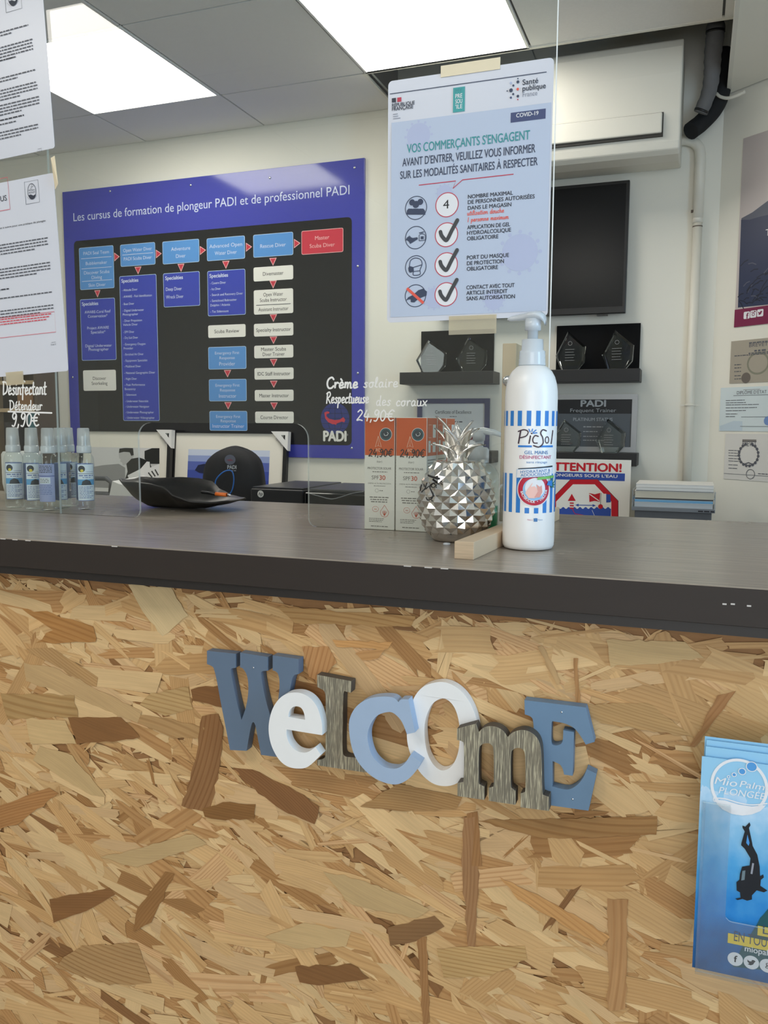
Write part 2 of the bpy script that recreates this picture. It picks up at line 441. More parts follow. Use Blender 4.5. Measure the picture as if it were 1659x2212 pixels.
b.box(-1.22, -1.2, 3.0, YW, ZC+.03, 3.0, M_void); b.box(-1.22, .2, 2.99, 3.0, ZC+.03, 3.0, M_void); b.box(-1.22, .2, 2.99, YW, 3.0, 3.02, M_void)
b.box(.18, .2, 3.0, YW-.1, 2.54, 3.0, M_void); b.box(.0631, .2, 2.99, 3.0, ZC+.03, 3.0, M_void)
struct(b.build('ceiling'))
# lower plasterboard ceiling on the right, with its edge trim
b = MB(); zs = 2.424
e2 = .008
P = [(.063, CY-.012/math.tan(A)-.012), (ex-e2, ey+.002), (ex-e2, -2.99), (.063, -2.99)]
b.add([(x, y, z) for z in (zs, ZC-.001) for x, y in P], [(0, 1, 2, 3), (4, 5, 6, 7), (0, 1, 5, 4), (1, 2, 6, 5), (2, 3, 7, 6), (3, 0, 4, 7)], M_wall)
struct(b.build('trim_1'))
b = MB(); b.box(.055, .068, -2.9, 3.33, zs-.006, zs+.008, M_trim); struct(b.build('trim_2'))

M_lamp = emit('lamp diffuser', (1, .955, .86, 1), PANEL_STRENGTH)
M_lfr = mat('lamp frame', (235, 235, 232), .5)
NAMES = {(3, 0): 'square ceiling light panel on the left, above the blue diving course board',
         (5, 0): 'square ceiling light panel just above the health notice',
         (3, 5): 'square ceiling light panel over the shop side left of the counter hatch',
         (5, 5): 'square ceiling light panel over the shop side right in front of the counter'}
for (i, j), lab in NAMES.items():
    x0, x1, y0, y1 = cell(i, j)
    t = thing('ceiling_light', lab, 'ceiling light', ((x0+x1)/2, (y0+y1)/2, ZC), group='square ceiling light panels')
    f = MB(); q = .012
    for a in ((x0+g, x1-g, y0+g, y0+q), (x0+g, x1-g, y1-q, y1-g), (x0+g, x0+q, y0+q, y1-q), (x1-q, x1-g, y0+q, y1-q)): f.box(*a, ZC-.004, ZC+.005, M_lfr)
    f.build('frame', t)
    f = MB(); f.box(x0+q, x1-q, y0+q, y1-q, ZC-.001, ZC+.004, M_lamp); f.build('diffuser', t)

# ---------------------------------------------------------------- counter
ZT, YF = 1.10, .818
def top_mat():
    m = bpy.data.materials.new('worktop laminate'); nt, p = nodes(m); N = nt.nodes; L = nt.links
    tc = N.new('ShaderNodeTexCoord'); mp = N.new('ShaderNodeMapping'); mp.inputs['Scale'].default_value = (2.2, 60, 60)
    nz = N.new('ShaderNodeTexNoise'); nz.inputs['Scale'].default_value = 3; nz.inputs['Detail'].default_value = 8; nz.inputs['Roughness'].default_value = .65
    n2 = N.new('ShaderNodeTexNoise'); n2.inputs['Scale'].default_value = 5; n2.inputs['Detail'].default_value = 4
    L.new(tc.outputs['Object'], mp.inputs[0]); L.new(mp.outputs[0], nz.inputs['Vector']); L.new(tc.outputs['Object'], n2.inputs['Vector'])
    cr = N.new('ShaderNodeValToRGB'); cr.color_ramp.elements[0].position = .3; cr.color_ramp.elements[1].position = .75
    cr.color_ramp.elements[0].color = rgb(136, 126, 115); cr.color_ramp.elements[1].color = rgb(172, 160, 146)
    L.new(nz.outputs[0], cr.inputs[0]); L.new(cr.outputs[0], p.inputs['Base Color'])
    mr = N.new('ShaderNodeMapRange'); mr.inputs[3].default_value = .16; mr.inputs[4].default_value = .34
    L.new(n2.outputs[0], mr.inputs[0]); L.new(mr.outputs[0], p.inputs['Roughness'])
    bp = N.new('ShaderNodeBump'); bp.inputs['Strength'].default_value = .06; bp.inputs['Distance'].default_value = .001
    L.new(nz.outputs[0], bp.inputs['Height']); L.new(bp.outputs[0], p.inputs['Normal']); return m
M_top = top_mat()
M_edge = mat('worktop edge', (40, 31, 26), .6, noise=.12, nscale=8, stretch=(1, 8, 8))
M_strip = mat('worktop underside', (34, 29, 27), .5)
t = thing('bar_worktop', 'long dark grey-brown worktop of the shop counter with a blackish front edge', 'worktop', (-.4, 1.1, ZT))
b = MB(); b.box(-2.0, 1.0, YF, 1.385, ZT-.037, ZT, M_top); o = b.build('worktop', t, bevel=.0012)
b = MB(); b.box(-2.0, 1.0, YF-.0012, YF-.0001, ZT-.0365, ZT-.0012, M_edge); b.build('edge_band', t, bevel=.0004)['label'] = 'blackish brown edge band'
b = MB(); b.box(-2.0, 1.0, YF+.0015, 1.37, ZT-.0465, ZT-.0372, M_strip); b.build('lower_strip', t)
# chips along the edge: small pale scuffs where the band is worn
M_chip = mat('worn edge', (205, 200, 195), .7)
for (px, py) in ((6, 1161.5), (32, 1163.5), (60, 1164.6), (247, 1177.8), (880, 1216.6), (925, 1219.5), (960, 1222)):
    p = at(px, py, YF-.0015); b = MB(); b.box(p.x-.004, p.x+.004, YF-.0016, YF-.0009, ZT-.0018, ZT-.0008, M_chip); b.build('scuff', t)
for px, py in ((1565, 1305), (1583, 1305), (1618, 1309)):
    p = at(px, py, YF-.0015); b = MB(); b.box(p.x-.0018, p.x+.0018, YF-.0016, YF-.0011, p.z-.0007, p.z+.0007, M_chip); b.build('scuff', t)

# strand board front: every strand of the pressed board is laid one over another
YO = .856
def osb_mat():
    m = bpy.data.materials.new('strand board'); nt, p = nodes(m); N = nt.nodes; L = nt.links
    at_ = N.new('ShaderNodeAttribute'); at_.attribute_name = 'strand'
    uv = N.new('ShaderNodeUVMap'); uv.uv_map = 'grain'
    def noise(sx, sy, sc, det):
        mp = N.new('ShaderNodeMapping'); mp.inputs['Scale'].default_value = (sx, sy, 1); L.new(uv.outputs[0], mp.inputs[0])
        nz = N.new('ShaderNodeTexNoise'); nz.inputs['Scale'].default_value = sc; nz.inputs['Detail'].default_value = det; L.new(mp.outputs[0], nz.inputs['Vector']); return nz
    fine = noise(14, 420, 1, 6)
    mp = N.new('ShaderNodeMapping'); mp.inputs['Scale'].default_value = (9, 150, 1); L.new(uv.outputs[0], mp.inputs[0])
    wv = N.new('ShaderNodeTexWave'); wv.wave_type = 'BANDS'; wv.bands_direction = 'Y'; wv.inputs['Scale'].default_value = .28
    wv.inputs['Distortion'].default_value = 4.5; wv.inputs['Detail'].default_value = 3; wv.inputs['Detail Scale'].default_value = .7
    L.new(mp.outputs[0], wv.inputs['Vector'])
    blot = noise(12, 30, 1, 3)
    def mul(a, fac, lo, hi):
        mr = N.new('ShaderNodeMapRange'); mr.inputs[3].default_value = lo; mr.inputs[4].default_value = hi; L.new(fac, mr.inputs[0])
        v = N.new('ShaderNodeVectorMath'); v.operation = 'SCALE'; L.new(a, v.inputs[0]); L.new(mr.outputs[0], v.inputs['Scale']); return v.outputs[0]
    col = mul(at_.outputs['Color'], fine.outputs[0], .80, 1.20)
    col = mul(col, blot.outputs[0], .82, 1.16)
    dk = N.new('ShaderNodeVectorMath'); dk.operation = 'MULTIPLY'; dk.inputs[1].default_value = (.74, .64, .54); L.new(col, dk.inputs[0])
    cr = N.new('ShaderNodeMapRange'); cr.inputs[1].default_value = .55; cr.inputs[2].default_value = .95; L.new(wv.outputs[0], cr.inputs[0])
    mm = N.new('ShaderNodeMath'); mm.operation = 'MULTIPLY'; L.new(cr.outputs[0], mm.inputs[0]); L.new(at_.outputs['Alpha'], mm.inputs[1]); mm2 = N.new('ShaderNodeMath'); mm2.operation = 'MULTIPLY'; mm2.inputs[1].default_value = .75; L.new(mm.outputs[0], mm2.inputs[0]); mm = mm2
    mx = N.new('ShaderNodeMix'); mx.data_type = 'RGBA'; L.new(mm.outputs[0], mx.inputs[0]); L.new(col, mx.inputs[6]); L.new(dk.outputs[0], mx.inputs[7])
    L.new(mx.outputs[2], p.inputs['Base Color']); p.inputs['Roughness'].default_value = .55; p.inputs['Specular IOR Level'].default_value = .35
    bp = N.new('ShaderNodeBump'); bp.inputs['Strength'].default_value = .12; bp.inputs['Distance'].default_value = .001
    L.new(fine.outputs[0], bp.inputs['Height']); L.new(bp.outputs[0], p.inputs['Normal'])
    return m
M_osb = osb_mat()
t = thing('counter_front', 'strand board counter front of pressed tan and brown wood flakes under the worktop', 'counter', (-.4, YO, 0))
rf = random.Random(11)
V, FA, UVS, CLS = [], [], [], []
PAL = [((230, 194, 142), .10, 24), ((221, 180, 126), .35, 22), ((208, 164, 110), .55, 18), ((195, 148, 96), .8, 14), ((218, 180, 132), .15, 10), ((176, 130, 80), .7, 5), ((152, 108, 66), .5, 2), ((222, 178, 128), .9, 6)]
tot = sum(p[2] for p in PAL)
def pick():
    r = rf.uniform(0, tot)
    for c, g_, wt in PAL:
        r -= wt
        if r <= 0: return c, g_
    return PAL[0][:2]
def flake(cx, cz, ln, wd, ang, y, col=None, gr=None, jag=1.0, outline=None):
    if col is None: col, gr = pick()
    k = .86+rf.uniform(-.07, .07); c = [min(1, lin(v)*k) for v in col]
    if outline: pts = outline
    else:
        n = 5; pts = []
        sk0, sk1 = rf.uniform(-.5, .5)*wd, rf.uniform(-.5, .5)*wd
        tw = rf.uniform(.6, 1.0)
        for i in range(n): u = -ln/2+ln*i/(n-1); pts.append((u+(sk0 if i == 0 else 0), -wd/2*(tw+(1-tw)*i/(n-1))+rf.uniform(-.06, .06)*wd*jag))
        for i in range(rf.choice((1, 2, 3))): pts.append((ln/2+rf.uniform(-.012, .012)*jag+sk1*.3, wd*(-.3+.3*i)*1+rf.uniform(-.08, .08)*wd))
        for i in range(n): u = ln/2-ln*i/(n-1); pts.append((u+(sk1 if i == 0 else 0), wd/2*(1-(1-tw)*i/(n-1))+rf.uniform(-.06, .06)*wd*jag))
        for i in range(rf.choice((1, 2, 3))): pts.append((-ln/2+rf.uniform(-.012, .012)*jag-sk0*.3, wd*(.3-.3*i)+rf.uniform(-.08, .08)*wd))
    ca, sa = math.cos(ang), math.sin(ang); base = len(V); ou, ov = rf.uniform(0, 9), rf.uniform(0, 9)
    curl = rf.uniform(-.35, .35); tilt = rf.uniform(-.02, .02); vs_k = rf.uniform(.7, 2.6)
    for u, v in pts:
        V.append((min(max(cx+u*ca-v*sa, -1.995), .995), y+tilt*v, min(max(cz+u*sa+v*ca, .01), ZT-.0485))); UVS.append((ou+u, ov+(v+curl*u*u*4)*vs_k))
    # front faces look towards -y
    FA.append(list(range(base, base+len(pts)))); CLS.append((c[0], c[1], c[2], gr))
X0, X1, Z0, Z1 = -1.99, .99, .02, ZT-.048
NF = 10500
for i in range(NF):
    big = rf.random() < .44
    ln = rf.uniform(.06, .16) if big else rf.uniform(.025, .09)
    wd = rf.uniform(.014, .036) if big else rf.uniform(.003, .016)
    ang = rf.gauss(-.24, .34) if rf.random() < .88 else rf.uniform(0, PI)
    cx, cz = rf.uniform(X0, X1), rf.uniform(Z0, Z1)
    rr = max(abs(ln/2*math.cos(ang))+abs(wd/2*math.sin(ang)), .01)+.008; rz = abs(ln/2*math.sin(ang))+abs(wd*math.cos(ang))+.004
    cx = min(max(cx, X0+rr), X1-rr); cz = min(max(cz, Z0+rz), Z1-rz)
    flake(cx, cz, ln, wd, ang, -.0005-.0022*i/NF)
# the most conspicuous strands of this board, measured on its face
def strand(pts, ang, col, gr, y):
    fine = []
    for (ax, ay), (bx2, by2) in zip(pts, pts[1:]+pts[:1]):
        n = max(1, int(math.hypot(bx2-ax, by2-ay)/14)); L_ = math.hypot(bx2-ax, by2-ay)+1e-6
        for k in range(n):
            j = rf.gauss(0, 1.5) if k else 0
            fine.append((ax+(bx2-ax)*k/n-(by2-ay)/L_*j, ay+(by2-ay)*k/n+(bx2-ax)/L_*j))
    q = [at(px, py, YO) for px, py in fine]
    for p in q: p.z = min(p.z, ZT-.0485)
    cx = sum(p.x for p in q)/len(q); cz = sum(p.z for p in q)/len(q)
    ca, sa = math.cos(-ang), math.sin(-ang)
    flake(cx, cz, 0, 0, ang, y, col, gr, outline=[((p.x-cx)*ca-(p.z-cz)*sa, (p.x-cx)*sa+(p.z-cz)*ca) for p in q])
DK, MDK, BR, TAN, PALE, CRM = (118, 82, 48), (140, 100, 62), (160, 118, 74), (192, 152, 102), (216, 182, 130), (226, 198, 150)
HANDP = [
 ([(150, 1548), (265, 1548), (290, 1572), (305, 1590), (262, 1598), (170, 1606)], -.2, DK, .2),
 ([(415, 1488), (480, 1478), (500, 1500), (485, 1527), (420, 1512)], -.1, DK, .3),
 ([(440, 1545), (475, 1540), (485, 1570), (478, 1650), (455, 1755), (395, 1738), (425, 1640)], 1.25, (128, 92, 58), .9),
 ([(505, 1656), (548, 1660), (610, 1690), (660, 1715), (692, 1740), (682, 1778), (625, 1755), (560, 1712)], -.6, (126, 88, 54), .8),
 ([(440, 1745), (500, 1730), (555, 1735), (552, 1765), (490, 1770), (445, 1762)], 0, (122, 86, 48), .6),
 ([(280, 1262), (372, 1266), (410, 1328), (354, 1373), (310, 1318)], -.8, CRM, .02),
 ([(50, 1313), (120, 1325), (205, 1352), (212, 1378), (210, 1385), (80, 1388), (118, 1360)], -.2, (150, 108, 62), .8),
 ([(60, 1400), (115, 1398), (215, 1462), (212, 1482), (190, 1478)], -.5, TAN, .8),
 ([(5, 1497), (165, 1500), (172, 1548), (20, 1552)], -.05, (196, 158, 104), .95),
 ([(55, 1430), (120, 1440), (215, 1490), (310, 1535), (300, 1560), (190, 1515), (60, 1470)], -.35, (208, 172, 122), .05),
 ([(60, 1552), (145, 1555), (168, 1605), (70, 1606)], 0, PALE, .04),
 ([(90, 1610), (160, 1630), (232, 1720), (200, 1715), (75, 1640)], -.5, PALE, .05),
 ([(305, 1520), (330, 1495), (410, 1480), (420, 1530), (360, 1545)], -.1, (206, 170, 116), .9),
 ([(290, 1540), (360, 1550), (445, 1570), (440, 1592), (380, 1594), (295, 1556)], -.2, TAN, .7),
 ([(1003, 1762), (1032, 1760), (1035, 1900), (1028, 2042), (1012, 2040), (1000, 1870)], 1.55, (140, 104, 70), .7),
 ([(1033, 1750), (1042, 1868), (1012, 1866), (1010, 1755)], 1.5, (138, 100, 62), .5),
 ([(905, 2020), (924, 2020), (930, 2205), (915, 2212), (910, 2120)], 1.55, (140, 102, 64), .7),
 ([(1312, 1938), (1358, 1940), (1352, 2175), (1315, 2180)], 1.55, (158, 120, 80), .7),
 ([(1240, 1420), (1245, 1516), (1253, 1516), (1250, 1420)], 1.55, BR, .5),
 ([(1162, 1395), (1172, 1393), (1212, 1470), (1204, 1478)], -1.1, (206, 168, 118), .6),
 ([(770, 1410), (838, 1396), (820, 1420), (785, 1425)], .2, (172, 130, 84), .6),
 ([(640, 2085), (760, 2078), (800, 2110), (690, 2125), (650, 2118)], -.1, DK, .3),
 ([(945, 2045), (1135, 2040), (1140, 2070), (1060, 2105), (960, 2108)], .05, (206, 168, 112), .95),
 ([(840, 2000), (940, 1975), (962, 1998), (900, 2030), (845, 2040)], .2, (122, 90, 58), .5),
 ([(110, 1940), (240, 1915), (252, 1930), (190, 1965), (120, 1990)], .2, DK, .4),
 ([(0, 1740), (110, 1700), (130, 1712), (40, 1780), (0, 1790)], .35, (150, 108, 66), .8),
 ([(300, 1960), (360, 1880), (380, 1885), (330, 1990), (290, 2010)], .9, (136, 98, 58), .6),
 ([(120, 2085), (180, 2040), (300, 2035), (330, 2120), (240, 2125)], -.1, TAN, .95),
 ([(575, 2020), (660, 1990), (760, 2010), (750, 2040), (640, 2045)], 0, PALE, .1),
 ([(780, 1740), (860, 1690), (1000, 1720), (985, 1745), (870, 1750)], 0, (192, 150, 98), .8),
 ([(1030, 1770), (1420, 1760), (1418, 1800), (1180, 1808), (1100, 1790)], 0, (180, 136, 84), .9),
 ([(720, 1380), (850, 1385), (840, 1400), (730, 1396)], -.05, (178, 134, 84), .7),
 ([(1310, 1380), (1480, 1385), (1520, 1420), (1320, 1440)], -.05, PALE, .1),
 ([(1240, 1520), (1400, 1516), (1500, 1590), (1300, 1560)], -.2, (200, 160, 106), .7),
 ([(1520, 1560), (1550, 1500), (1590, 1490), (1500, 1612), (1490, 1608)], 1.0, (140, 100, 62), .6),
 ([(600, 1310), (900, 1330), (890, 1352), (640, 1345)], -.05, (200, 156, 100), .9),
 ([(655, 1395), (712, 1395), (730, 1430), (690, 1470), (670, 1460)], 1.3, (168, 124, 80), .9),
 ([(700, 1880), (790, 1900), (930, 1960), (900, 1980), (760, 1950)], -.3, PALE, .05),
 ([(220, 1850), (420, 1800), (450, 1820), (300, 1870)], .2, PALE, .1),
 ([(1080, 1890), (1200, 1950), (1320, 2020), (1300, 2040), (1120, 1940)], -.5, (172, 130, 82), .7),
]
for k, (hp_, ha_, hc_, hg_) in enumerate(HANDP): strand(hp_, ha_, tuple(v*(1.2 if sum(hc_) < 400 else .98) for v in hc_), hg_, -.0031-.0002*k/len(HANDP))
me = bpy.data.meshes.new('strands'); me.from_pydata([(x+.4, y, z) for x, y, z in V], [], FA)
me.uv_layers.new(name='grain'); me.color_attributes.new('strand', 'FLOAT_COLOR', 'CORNER')
uvl = me.uv_layers['grain']; ca = me.color_attributes['strand']
for p, c in zip(me.polygons, CLS):
    for li in p.loop_indices:
        uvl.data[li].uv = UVS[me.loops[li].vertex_index]; ca.data[li].color = c
me.materials.append(M_osb)
bm = bmesh.new(); bm.from_mesh(me)
for f in bm.faces:
    f.normal_update()
    if f.normal.y > 0: f.normal_flip()
bmesh.ops.triangulate(bm, faces=bm.faces); bm.to_mesh(me); bm.free()
o = bpy.data.objects.new('strands', me); COL.objects.link(o); o.parent = t
b = MB(); b.box(-2.0, 1.0, YO, YO+.018, .0, ZT-.047, mat('strand board core', (150, 108, 66), .7, noise=.3, nscale=60, stretch=(1, 1, 4))); b.build('panel', t)
for x in (-1.98, -.99, .0, .98):
    b = MB(); b.box(x-.009, x+.009, YO+.018, 1.33, 0, ZT-.047, M_void); b.build('support', t)

# ---------------------------------------------------------------- welcome sign on the strand board
M_slate = mat('slate blue paint', (96, 114, 136), .5, noise=.06, nscale=40)
M_slate2 = mat('slate blue paint two', (104, 134, 164), .5, noise=.06, nscale=40)
M_pblue = mat('pale blue paint', (160, 180, 206), .5, noise=.04, nscale=40)
M_white = mat('white paint', (236, 236, 236), .5, noise=.03, nscale=50)
def worn_mat():
    m = bpy.data.materials.new('brushed driftwood paint'); nt, p = nodes(m); N = nt.nodes; L = nt.links
    tc = N.new('ShaderNodeTexCoord'); mp = N.new('ShaderNodeMapping'); mp.inputs['Scale'].default_value = (1500, 1500, 70)
    nz = N.new('ShaderNodeTexNoise'); nz.inputs['Scale'].default_value = .8; nz.inputs['Detail'].default_value = 4; nz.inputs['Distortion'].default_value = .3
    cr = N.new('ShaderNodeValToRGB'); e = cr.color_ramp.elements
    e[0].position = .40; e[0].color = rgb(112, 106, 92); e[1].position = .66; e[1].color = rgb(190, 182, 156)
    k = e.new(.52); k.color = rgb(132, 124, 106)
    L.new(tc.outputs['Object'], mp.inputs[0]); L.new(mp.outputs[0], nz.inputs['Vector']); L.new(nz.outputs[0], cr.inputs[0]); L.new(cr.outputs[0], p.inputs['Base Color'])
    p.inputs['Roughness'].default_value = .7; return m
M_worn = worn_mat(); M_wornside = mat('dark wood side', (84, 76, 68), .7, noise=.2, nscale=80); M_wornrim = mat('sanded rim', (190, 184, 160), .7)
LA = lambda p: (420+p[0]/3.770, 1380+p[1]/3.770)
LB = lambda p: (840+p[0]/3.456, 1440+p[1]/3.456)
LI = lambda p: (p[0], p[1])
LET = [
 ('W', LA, 0, M_slate, None, [[(102,97,1),(337,122,1),(337,235,1),(303,240,1),(297,262),(312,350),(345,510),(383,660,1),(418,560),(437,450),(437,350),(422,285),(392,240),(372,234,1),(372,112,1),(597,148,1),(597,260,1),(555,262,1),(543,285),(560,400),(592,540),(640,690,1),(672,560),(690,430),(692,340),(680,285),(655,262),(637,258,1),(637,135,1),(848,165,1),(848,287,1),(815,295),(795,330),(775,430),(720,700),(672,962,1),(543,945,1),(520,830),(497,710),(475,680),(455,740),(425,912,1),(290,905,1),(258,740),(215,520),(180,330),(160,250),(145,225),(102,205,1)]]),
 ('e', LA, 1, M_white, None, [[(1040,785,1),(1038,690),(1005,570),(950,490),(880,447),(810,437),(740,452),(680,500),(632,580),(606,690),(608,790),(635,890),(690,985),(760,1040),(850,1057),(930,1038),(1030,945,1),(985,880,1),(930,918),(880,926),(820,905),(772,850),(752,790),(750,738,1)], [(765,637,1),(770,600),(790,565),(825,550),(865,560),(890,600),(902,660,1)]]),
 ('L', LA, 0, M_worn, M_wornside, [[(998,292,1),(1278,345,1),(1272,440,1),(1240,432),(1213,450),(1208,700),(1206,900),(1225,955),(1290,965,1),(1400,985,1),(1400,1090,1),(1000,1030,1),(1000,985,1),(1050,975),(1066,930),(1068,700),(1068,480),(1055,425),(1030,408),(1000,392,1)]]),
 ('C', LI, 1, M_pblue, None, [[(753.7,1571),(758,1545),(773,1523),(797,1509),(826,1504.7),(849,1507),(861,1517,1),(866,1511),(882,1511,1),(896.5,1582,1),(879,1586,1),(869,1561),(857,1546),(842,1538),(818,1544),(803,1560),(794,1585),(797,1613),(807,1637),(826,1654.5),(844,1660),(860,1659),(875,1648),(886.3,1631,1),(909.4,1647,1),(896,1668.6),(877.6,1686),(855,1694.5),(826,1689),(797,1672),(773,1645),(759.5,1613)]]),
 ('O', LB, 0, M_white, None, [[(135,540),(140,420),(175,260),(250,155),(370,115),(470,135),(560,205),(625,310),(660,430),(660,560),(635,700),(585,800),(510,870),(420,893),(320,868),(225,780),(160,650)], [(265,500),(275,390),(320,285),(390,240),(450,258),(500,330),(527,450),(525,590),(500,690),(455,755),(395,775),(335,735),(285,640)]]),
 ('m', LB, 1, M_worn, M_wornside, [[(508,465,1),(560,450),(650,426,1),(672,488,1),(700,462),(745,445),(805,452),(855,482),(887,527,1),(925,492),(985,474),(1045,484),(1100,525),(1130,590),(1140,700),(1146,930),(1160,960),(1195,972,1),(1195,1078,1),(983,1050,1),(983,945,1),(1010,938),(1020,905),(1018,690),(1005,625),(965,607),(925,622),(910,670),(910,880),(925,912),(945,928,1),(945,1032,1),(746,1002,1),(746,905,1),(772,898),(783,870),(781,630),(762,582),(735,572),(695,582),(672,630),(670,850),(685,882),(712,895,1),(712,996,1),(512,966,1),(512,868,1),(545,862),(558,835),(560,600),(548,560),(508,548,1)]]),
 ('E', LB, 0, M_slate2, None, [[(1012,250,1),(1470,305,1),(1535,562,1),(1470,582,1),(1432,520),(1385,462),(1315,425),(1222,408,1),(1214,430),(1212,560),(1235,588),(1280,580),(1298,550),(1302,475,1),(1382,490,1),(1372,815,1),(1308,806,1),(1298,765),(1275,730),(1222,705,1),(1220,895,1),(1330,918),(1400,888),(1450,830),(1478,765,1),(1550,800,1),(1490,1076,1),(1060,1015,1),(1060,930,1),(1080,900),(1085,600),(1078,420),(1060,375),(1015,357,1)]]),
]
wc = at(870, 1580, YO)
t = thing('welcome_sign', 'wooden letters spelling Welcome in blue, white and driftwood, fixed to the strand board counter front', 'sign', (wc.x, YO, wc.z))
YB = YO-.0036; sign_o = t
for nm, cv, front, m, side, cts in LET:
    y1 = YB-(.0125 if front else 0); th = .0125 if not front else .0135; yf = y1-th
    loc = []
    for c in cts:
        sm = catmull([(*cv(p), *p[2:]) for p in c], True, 5)
        loc.append([(q.x, q.z) for q in (at(a, b_, yf) for a, b_ in sm)])
    vs_, fs_ = curve_mesh(loc, th/2)
    cy = (y1+yf)/2; vs_ = [(x, cy-z, y) for x, y, z in vs_]
    b = MB(); b.add(vs_, fs_, m)
    o = b.build('letter', t, weld=True)
    bv = o.modifiers.new('bevel', 'BEVEL'); bv.width = .0008; bv.segments = 2; bv.limit_method = 'ANGLE'; bv.angle_limit = 1.0
    if side:
        bv.width = .0011; bv.material = 2
        o.data.materials.append(side); o.data.materials.append(M_wornrim)
        for p in o.data.polygons:
            n = p.normal
            if n.y > -.5: p.material_index = 1
    o['label'] = {'W': 'large slate blue letter W', 'e': 'small white letter e', 'L': 'driftwood letter L', 'C': 'pale blue letter C', 'O': 'tall white letter O', 'm': 'driftwood letter m', 'E': 'slate blue letter E'}[nm]

# ---------------------------------------------------------------- acrylic screens
YA, TA = 1.075, .004
M_acr = clear('acrylic', (250, 252, 251))
M_acre = clear('acrylic edge', (240, 248, 246), milk=.45, milkcol=(245, 250, 248))  # whitish milk paints in the highlight that cut acrylic edges catch
M_chalk = mat('white paint marker', (238, 238, 236), .6)
def pane(parent, outline, hole=None):
    vs_, fs_ = curve_mesh([outline]+([hole] if hole else []), TA/2)
    b = MB(); b.add([(x, YA-z, y) for x, y, z in vs_], fs_, M_acr)
    o = b.build('pane', parent); o.data.materials.append(M_acre)
    for p in o.data.polygons:
        if abs(p.normal.y) < .5: p.material_index = 1
    return o
def xz(px, py): q = at(px, py, YA-TA/2); return q.x, q.z
xr = xz(1188, 690)[0]; xl = xz(121, 860)[0]; ztop = 2.05
t = thing('acrylic_screen', 'clear acrylic counter screen with a rounded hatch cut out, handwritten sunscreen price on it', 'screen', ((xl+xr)/2, YA, ZT))
hx0, hx1 = xz(299, 1000)[0], xz(665, 1000)[0]; hz = xz(480, 914)[1]; r = .022
ol = [(xl, ZT), (hx0-.012, ZT)]
for k in range(5): a = -PI/2+PI/2*k/4; ol.append((hx0-.012+.012*math.cos(a), ZT+.012+.012*math.sin(a)))
for k in range(7): a = PI-PI/2*k/6; ol.append((hx0+r+r*math.cos(a), hz-r+r*math.sin(a)))
for k in range(7): a = PI/2-PI/2*k/6; ol.append((hx1-r+r*math.cos(a), hz-r+r*math.sin(a)))
for k in range(5): a = PI+PI/2*k/4; ol.append((hx1+.012+.012*math.cos(a), ZT+.012+.012*math.sin(a)))
ol += [(xr, ZT), (xr, ztop), (xl, ztop)]
pane(t, ol)
b = MB()
e = .0012
rim = [ol[i] for i in range(1, len(ol)-3)]
b.tube([(x, YA-TA/2-.0003, z+.0006 if z < ZT+.001 else z) for x, z in rim], .0009, mat('acrylic edge highlight', (244, 248, 248), .25, spec=.8), 6)  # white strip added to draw the bright highlight along the hatch rim
b.build('hatch_highlight', t)
b = MB(); b.box(xr-.0004, xr+.0009, YA-TA/2-.0002, YA-TA/2+.0012, ZT, ztop, MATS['acrylic edge highlight']); b.build('side_highlight', t)  # same painted highlight as a thin white strip down the screen's side
sh = Sheet(t, y=-TA/2)
def hpx(s, txt, l, r, h, wd, rot=None, slant=.12):
    a = s.uv(*l); c = s.uv(*r); d = s.uv(l[0], l[1]-h)
    s.hand(txt, a[0], a[1], d[1]-a[1], wd, M_chalk, w=c[0]-a[0], slant=slant, rot=0)
hpx(sh, 'Crème', (705, 839), (774, 840), 24, .0026)
hpx(sh, 'solaire', (785, 837), (861, 836), 22, .0016)
hpx(sh, 'Respectueuse', (704, 871), (797, 872), 24, .0019)
hpx(sh, 'des', (812, 876), (845, 876), 22, .0015); hpx(sh, 'coraux', (855, 877), (924, 878), 22, .0016)
hpx(sh, '24,90€', (770, 909), (852, 911), 24, .0018)
sh.build('handwriting')
# left screen
t2 = thing('acrylic_screen', 'clear acrylic counter screen on the far left, disinfectant price handwritten on it in white', 'screen', (xl-.4, YA, ZT))
xl2 = -1.75; pane(t2, [(xl2, ZT), (xl-.0006, ZT), (xl-.0006, ztop), (xl2, ztop)])
sh = Sheet(t2, y=-TA/2)
hpx(sh, 'Désinfectant', (6, 853), (101, 850), 30, .0027, slant=.08)
hpx(sh, 'Détendeur', (21, 886), (92, 884), 22, .0022, slant=.05)
a, c = sh.uv(18, 889), sh.uv(112, 892); sh.line([a, c], .0026, M_chalk, 3, True)
hpx(sh, '9,90€', (25, 920), (86, 920), 29, .0027, slant=.1)
sh.build('handwriting')

